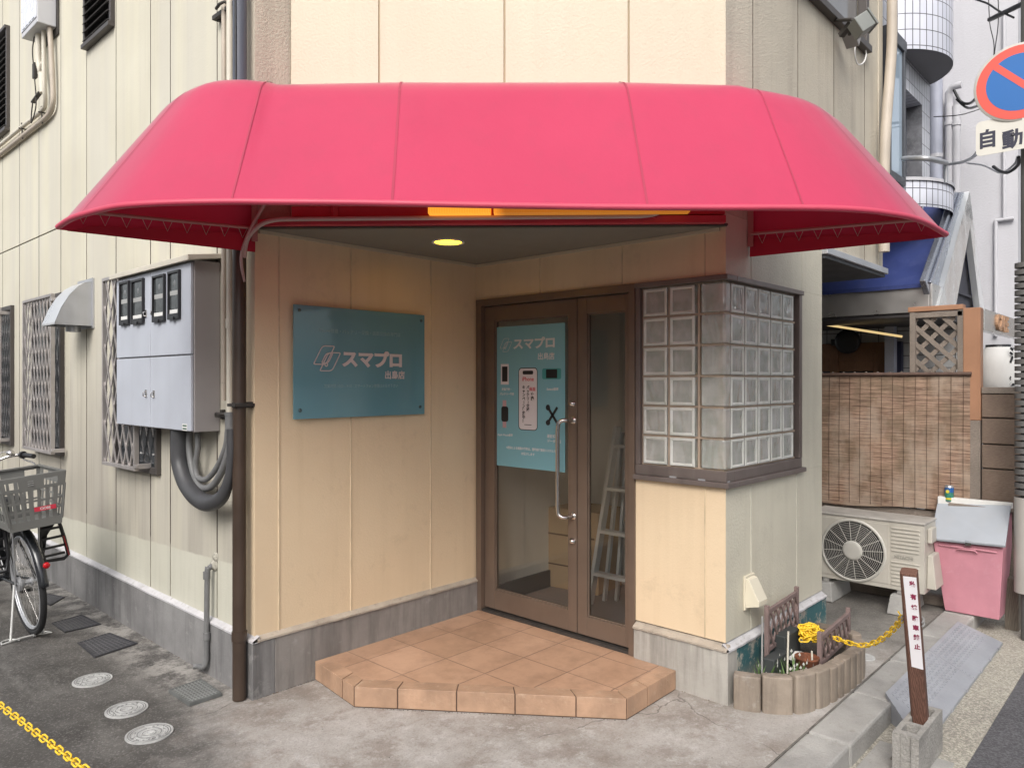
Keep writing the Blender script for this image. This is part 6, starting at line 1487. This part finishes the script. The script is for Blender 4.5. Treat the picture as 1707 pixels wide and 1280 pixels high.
bk2 = t.new('ShaderNodeTexBrick', offset=0.); bk2.inputs['Scale'].default_value = 1; bk2.inputs['Brick Width'].default_value = .058; bk2.inputs['Row Height'].default_value = .125; bk2.inputs['Mortar Size'].default_value = .0035; bk2.inputs['Mortar Smooth'].default_value = .1
t.L.new(cb2.outputs[0], bk2.inputs['Vector']); t.put((.56, .57, .64), bk2.inputs['Color1']); t.put((.62, .63, .69), bk2.inputs['Color2']); t.put((.07, .07, .08), bk2.inputs['Mortar']); CT = t.fin(bk2.outputs['Color'], .35)
MB_ = Matrix.Translation((BC.x, BC.y, 0)); a0_ = math.asin((fy - BC.y) / BR); a1_ = -math.pi - a0_
for z0, z1, cap in ((4.22, 5.6, False), (2.98, 3.19, True)):
    m = MB(); m.lathe([(BR, z0), (BR, z1), (BR - .09, z1), (BR - .09, z0 + .1)], MB_, 40, 0, True, a1_, a0_); bo = m.build('balcony', CT, tb)
    if not cap:
        m = MB(); m.lathe([(.001, z0 + .001), (BR - .002, z0 + .001)], MB_, 40, 0, False, a1_, a0_); m.build('balcony_floor', mat('grey balcony soffit', (.20, .20, .21), .8, var=.05), bo)
    else:
        m = MB(); m.lathe([(BR + .012, z1 - .005), (BR + .012, z1 + .02), (BR - .10, z1 + .02), (BR - .10, z1)], MB_, 40, 0, False, a1_, a0_); m.build('coping', CEMENT, bo)
m = MB(); m.tube(smooth([PY(1506, 265, 1.62), PY(1540, 264, 1.45), PY(1562, 268, 1.40), PY(1577, 272, 1.42)], 5), .02, 8); m.tube([PY(1577, 272, 1.42), PY(1577, 305, 1.42)], .014, 8); m.build('balcony_rail', GALV, tb)
cw = thing('rendered_building', 'pale grey rendered building behind the round sign', 'building', (8.7, 2, 0))
XW = 8.6
m = MB(); m.box(XW, XW + 3, PX(1697, 300, XW).y, 7, GZ, 11); m.build('rendered_wall', CEMENT, cw)
m = MB(); m.box(bx_r + .03, bx_r + .12, fy + .3, fy + .38, GZ, 11)
for px in (1560,): d_ = PX(px, 300, XW - .1); m.tube([(XW - .09, d_.y, 2.5), (XW - .09, d_.y, 11)], .06, 14)
m.build('rainwater_pipe', mat('pale blue grey pipe', (.42, .44, .52), .5), cw)
m = MB(); 
for z in (3.2, 3.9, 4.75): d_ = PX(1560, 300, XW - .1); m.tube([(XW - .09, d_.y, z - .02), (XW - .09, d_.y, z + .02)], .067, 14)
m.build('pipe_joint', CEMENT, cw)
# conduits standing on the rendered wall
for px, lb in ((1582, 'left one of the two upright pale service conduits on the rendered building'), (1594, 'right one of the two upright pale service conduits on the rendered building')):
    d_ = PX(px, 152, XW - .08); m = MB(); pts = [Vector((XW - .08, d_.y, z)) for z in (2.6, d_.z - .15)]
    if px == 1582: pts += [Vector((XW - .09, d_.y, d_.z - .03)), Vector((XW - .12, d_.y - .04, d_.z + .02)), Vector((XW - .12, d_.y - .12, d_.z + .02))]
    m.tube(pts, .036, 12); m.tube([Vector((XW - .08, d_.y, d_.z - .35)), Vector((XW - .08, d_.y, d_.z - .31))], .045, 12); tag(m.build('service_conduit', CEMENT), lb, 'conduit', 'service conduits on the rendered building')
m = MB(); 
for a, b, c_, e in ((1660, 300, 1660, 520), ): m.tube([PX(a, 368, XW - .03), PX(a, 560, XW - .03)], .018, 8)
m.tube([PX(1660, 368, XW - .03), PX(1690, 364, XW - .03)], .018, 8); m.tube([PX(1674, 20, XW - .03), PX(1674, 364, XW - .03)], .016, 8); tag(m.build('thin_pipe', CEMENT), 'thin pale pipes with an elbow on the rendered building below the sign', 'pipe')
def wire(pts, lb, r_=.006, mt=None, nm='wire'):
    m = MB(); m.tube(smooth(pts, 7), r_, 6); tag(m.build(nm, mt or BLACKP), lb, 'wire')
XS = 8.2
wire([PX(1590, 150, XS), PX(1602, 170, XS), PX(1618, 172, XS), PX(1635, 155, 7.5)], 'upper dark cable drooping from the service conduits behind the sign', .014)
wire([PX(1594, 165, XS), PX(1612, 180, XS), PX(1632, 176, 7.5), PX(1650, 165, 7.0)], 'lower dark cable drooping from the service conduits behind the sign', .012)
wire([PX(1556, 195, XS), PX(1600, 192, XS), PX(1640, 180, 7.2)], 'thin straight wire between the rainwater pipe and the sign', .005)
wire([PX(1650, 33, 7.4), PX(1690, 14, 7.0), PX(1715, 2, 6.8)], 'thick black cable end at the upper right corner above the sign', .022)
wire([PX(1618, -3, 7.4), PX(1645, 6, 7.3), PX(1664, 18, 7.2), PX(1690, 30, 7.0)], 'knotted dark wire along the top right corner', .008)
wire([PX(1648, -5, 7.5), PX(1650, 40, 7.5), PX(1657, 75, 7.5), PX(1655, 110, 7.5)], 'thin wire hanging behind the sign, left of the other hanging wires', .004)
wire([PX(1664, -5, 7.4), PX(1664, 40, 7.4), PX(1659, 80, 7.4), PX(1656, 110, 7.4)], 'thin wire hanging behind the sign, right of the other hanging wires', .004)
wire([PX(1575, 275, 7.8), PX(1605, 270, 7.2), PX(1622, 262, 6.6), PX(1632, 250, 6.2)], 'pale bracket arm running from the balcony rail to the plate sign', .014, GALV, 'bracket_arm')
wire([PX(1612, 272, 7.2), PX(1640, 276, 6.9), PX(1668, 288, 6.6), PX(1690, 275, 6.2), PX(1696, 262, 6.0)], 'pale wire looping under the plate sign', .008, GALV)
wire([PX(1656, 278, 6.4), PX(1668, 286, 6.3), PX(1682, 287, 6.2), PX(1697, 275, 6.1), PX(1698, 262, 6.0)], 'thick dark cable coil right under the plate sign', .012)
# more distant building on the street beyond
fb = thing('distant_building', 'brownish distant building with a dark balcony at the right edge', 'building', (15, 2, 0))
m = MB(); m.box(14, 18, -.4, 6, GZ, 14); m.build('wall', mat('brown grey wall', (.34, .31, .30), .8), fb)
a_ = PX(1697, 60, 13); m = MB(); m.box(13, 14, .5, a_.y + .1, a_.z - .1, a_.z + .5); m.build('balcony', mat('salmon balcony', (.42, .27, .21), .7), fb)
a_ = PX(1697, 200, 12.9); m = MB(); m.box(12.9, 13.9, .2, a_.y + .15, a_.z - 1.2, a_.z); m.build('balcony', mat('black railing', (.02, .02, .022), .6), fb)
# beige pipe at the far corner of the shop, flood light
m = MB(); m.tube(smooth([PY(1487, -40, 1.665), PY(1487, 60, 1.665), PY(1484, 120, 1.665), PY(1477, 210, 1.665), PY(1474, 300, 1.665), PY(1474, 420, 1.665)], 5), .036, 14); tag(m.build('corner_pipe', BEIGEPIPE), 'beige pipe climbing the far corner of the shop building', 'pipe')
fl = thing('flood_light', 'grey flood light on a bracket under the upper side window', 'flood light', PY(1420, 60, 1.62))
m = MB(); hC = PY(1436, 43, 1.50); Mh = Matrix.Translation(hC) @ Matrix.Rotation(R(38), 4, 'Z') @ Matrix.Rotation(R(-32), 4, 'X')
m.xbox(Mh, .12, .09, .10); m.xbox(Mh @ Matrix.Translation((.0, -.05, 0)), .135, .012, .115); m.build('lamp_head', mat('flood light green grey', (.22, .23, .215), .5, metal=.3, var=.15), fl, bevel=.005)
m = MB(); m.tube([PY(1392, 35, 1.71), PY(1420, 33, 1.56), PY(1432, 43, 1.52)], .011, 8); m.bar(PY(1402, 60, 1.66), PY(1420, 38, 1.58), .035, .03); m.tube([PY(1420, 38, 1.58), PY(1416, 58, 1.62)], .012, 8); m.build('arm', IRON, fl)
m = MB(); m.xbox(Matrix.Translation(PY(1419, 62, 1.64)) @ Matrix.Rotation(R(30), 4, 'Y'), .11, .08, .075); m.build('junction_box', mat('box grey', (.27, .26, .25), .5), fl, bevel=.004)
m = MB(); m.tube(smooth([PY(1426, 70, 1.66), PY(1425, 92, 1.67), PY(1430, 108, 1.68), PY(1440, 104, 1.69), PY(1444, 90, 1.70), PY(1441, 78, 1.71)], 5), .005, 6); m.build('cable', WHITEP, fl)

# ================================================================== buildings across the streets (seen in reflections)
def opp(x0, x1, y0, y1, h_, mt, lb, face):
    o = thing('opposite_building', lb, 'building', ((x0 + x1) / 2, (y0 + y1) / 2, GZ))
    m = MB(); m.box(x0, x1, y0, y1, GZ, h_); m.build('wall', mt, o)
    for fl_ in range(int(h_ / 2.9)):
        z = 1.0 + fl_ * 2.9
        n_ = int(((y1 - y0) if face == 'x' else (x1 - x0)) / 2.6)
        for k in range(n_):
            m = MB()
            if face == 'x': c_ = y0 + 1.4 + k * 2.6; m.box(x1 - .05, x1 + .05, c_ - .75, c_ + .75, z - .05, z + 1.25)
            else: c_ = x0 + 1.4 + k * 2.6; m.box(c_ - .75, c_ + .75, y1 - .05, y1 + .05, z - .05, z + 1.25)
            w_ = m.build('window', SASH, o)
            m = MB()
            if face == 'x': m.box(x1 + .051, x1 + .055, c_ - .68, c_ + .68, z, z + 1.2)
            else: m.box(c_ - .68, c_ + .68, y1 + .051, y1 + .055, z, z + 1.2)
            m.build('pane', WGLASS, w_)
opp(-13, -7.2, -6, 12, 4.4, mat('grey brown render', (.36, .345, .33), .8, var=.1), 'grey house across the street to the left, behind the camera', 'x')
opp(-4, 9, -15, -9.0, 4.4, mat('tan render', (.46, .43, .39), .8, var=.1), 'tan house across the road, behind the camera', 'y')

# ================================================================== loose grit and leaf crumbs on the yard
gm = MB()
def crumb(x_, y_, r_, mi, z_=.0015):
    a = random.uniform(0, 6.28); pts = []
    for k in range(5): t_ = a + k * 1.2566; q = r_ * random.uniform(.6, 1.2); pts.append(Vector((x_ + q * math.cos(t_), y_ + q * math.sin(t_) * .8, z_)))
    top = Vector((x_, y_, z_ + r_ * random.uniform(.3, .8))); gm.add(pts + [top], [(k, (k + 1) % 5, 5) for k in range(5)], mi)
def scatter(a, b, n_, wd, rr=(.0015, .0045)):
    a = Vector(a); b = Vector(b); d_ = (b - a).normalized(); nn_ = Vector((-d_.y, d_.x))
    for k in range(n_):
        q = a.lerp(b, random.random()) + nn_ * abs(random.gauss(0, wd)); crumb(q.x, q.y, random.uniform(*rr), random.choice((0, 0, 0, 1, 2)))
scatter((A - .028, 9.0), (A - .028, 3.5), 420, .035); scatter((2.19, B - .024), (A, B - .024), 90, -.02 if False else .0)
scatter((C - .025, 2.0), (C - .025, 1.72), 50, .02); scatter((2.13, 3.05), (2.93, 1.985), -1 if False else 130, -.0 if False else .0)
for k in range(420):
    x_, y_ = random.uniform(.9, 4.2), random.uniform(1.36, 4.6)
    if x_ < A - .05 or (y_ < 1.75 and x_ < 3.38) or (x_ < 2.9 and y_ < 1.9 + (2.9 - x_) * 1.3): crumb(x_, y_, random.uniform(.001, .0032), random.choice((0, 0, 1, 2)))
for k in range(260): crumb(random.uniform(2.6, 6), random.uniform(.77, 1.11), random.uniform(.0015, .004), random.choice((0, 0, 1, 2)), GZ + .0075)
tag(gm.build('loose_grit', [mat('dark grit', (.05, .045, .04), .9), mat('leaf crumbs', (.16, .09, .04), .9), mat('pale grit', (.40, .38, .35), .9)], org=(0, 0, 0)), 'scattered grit and leaf crumbs on the yard concrete and gutter', 'grit', kind='stuff')
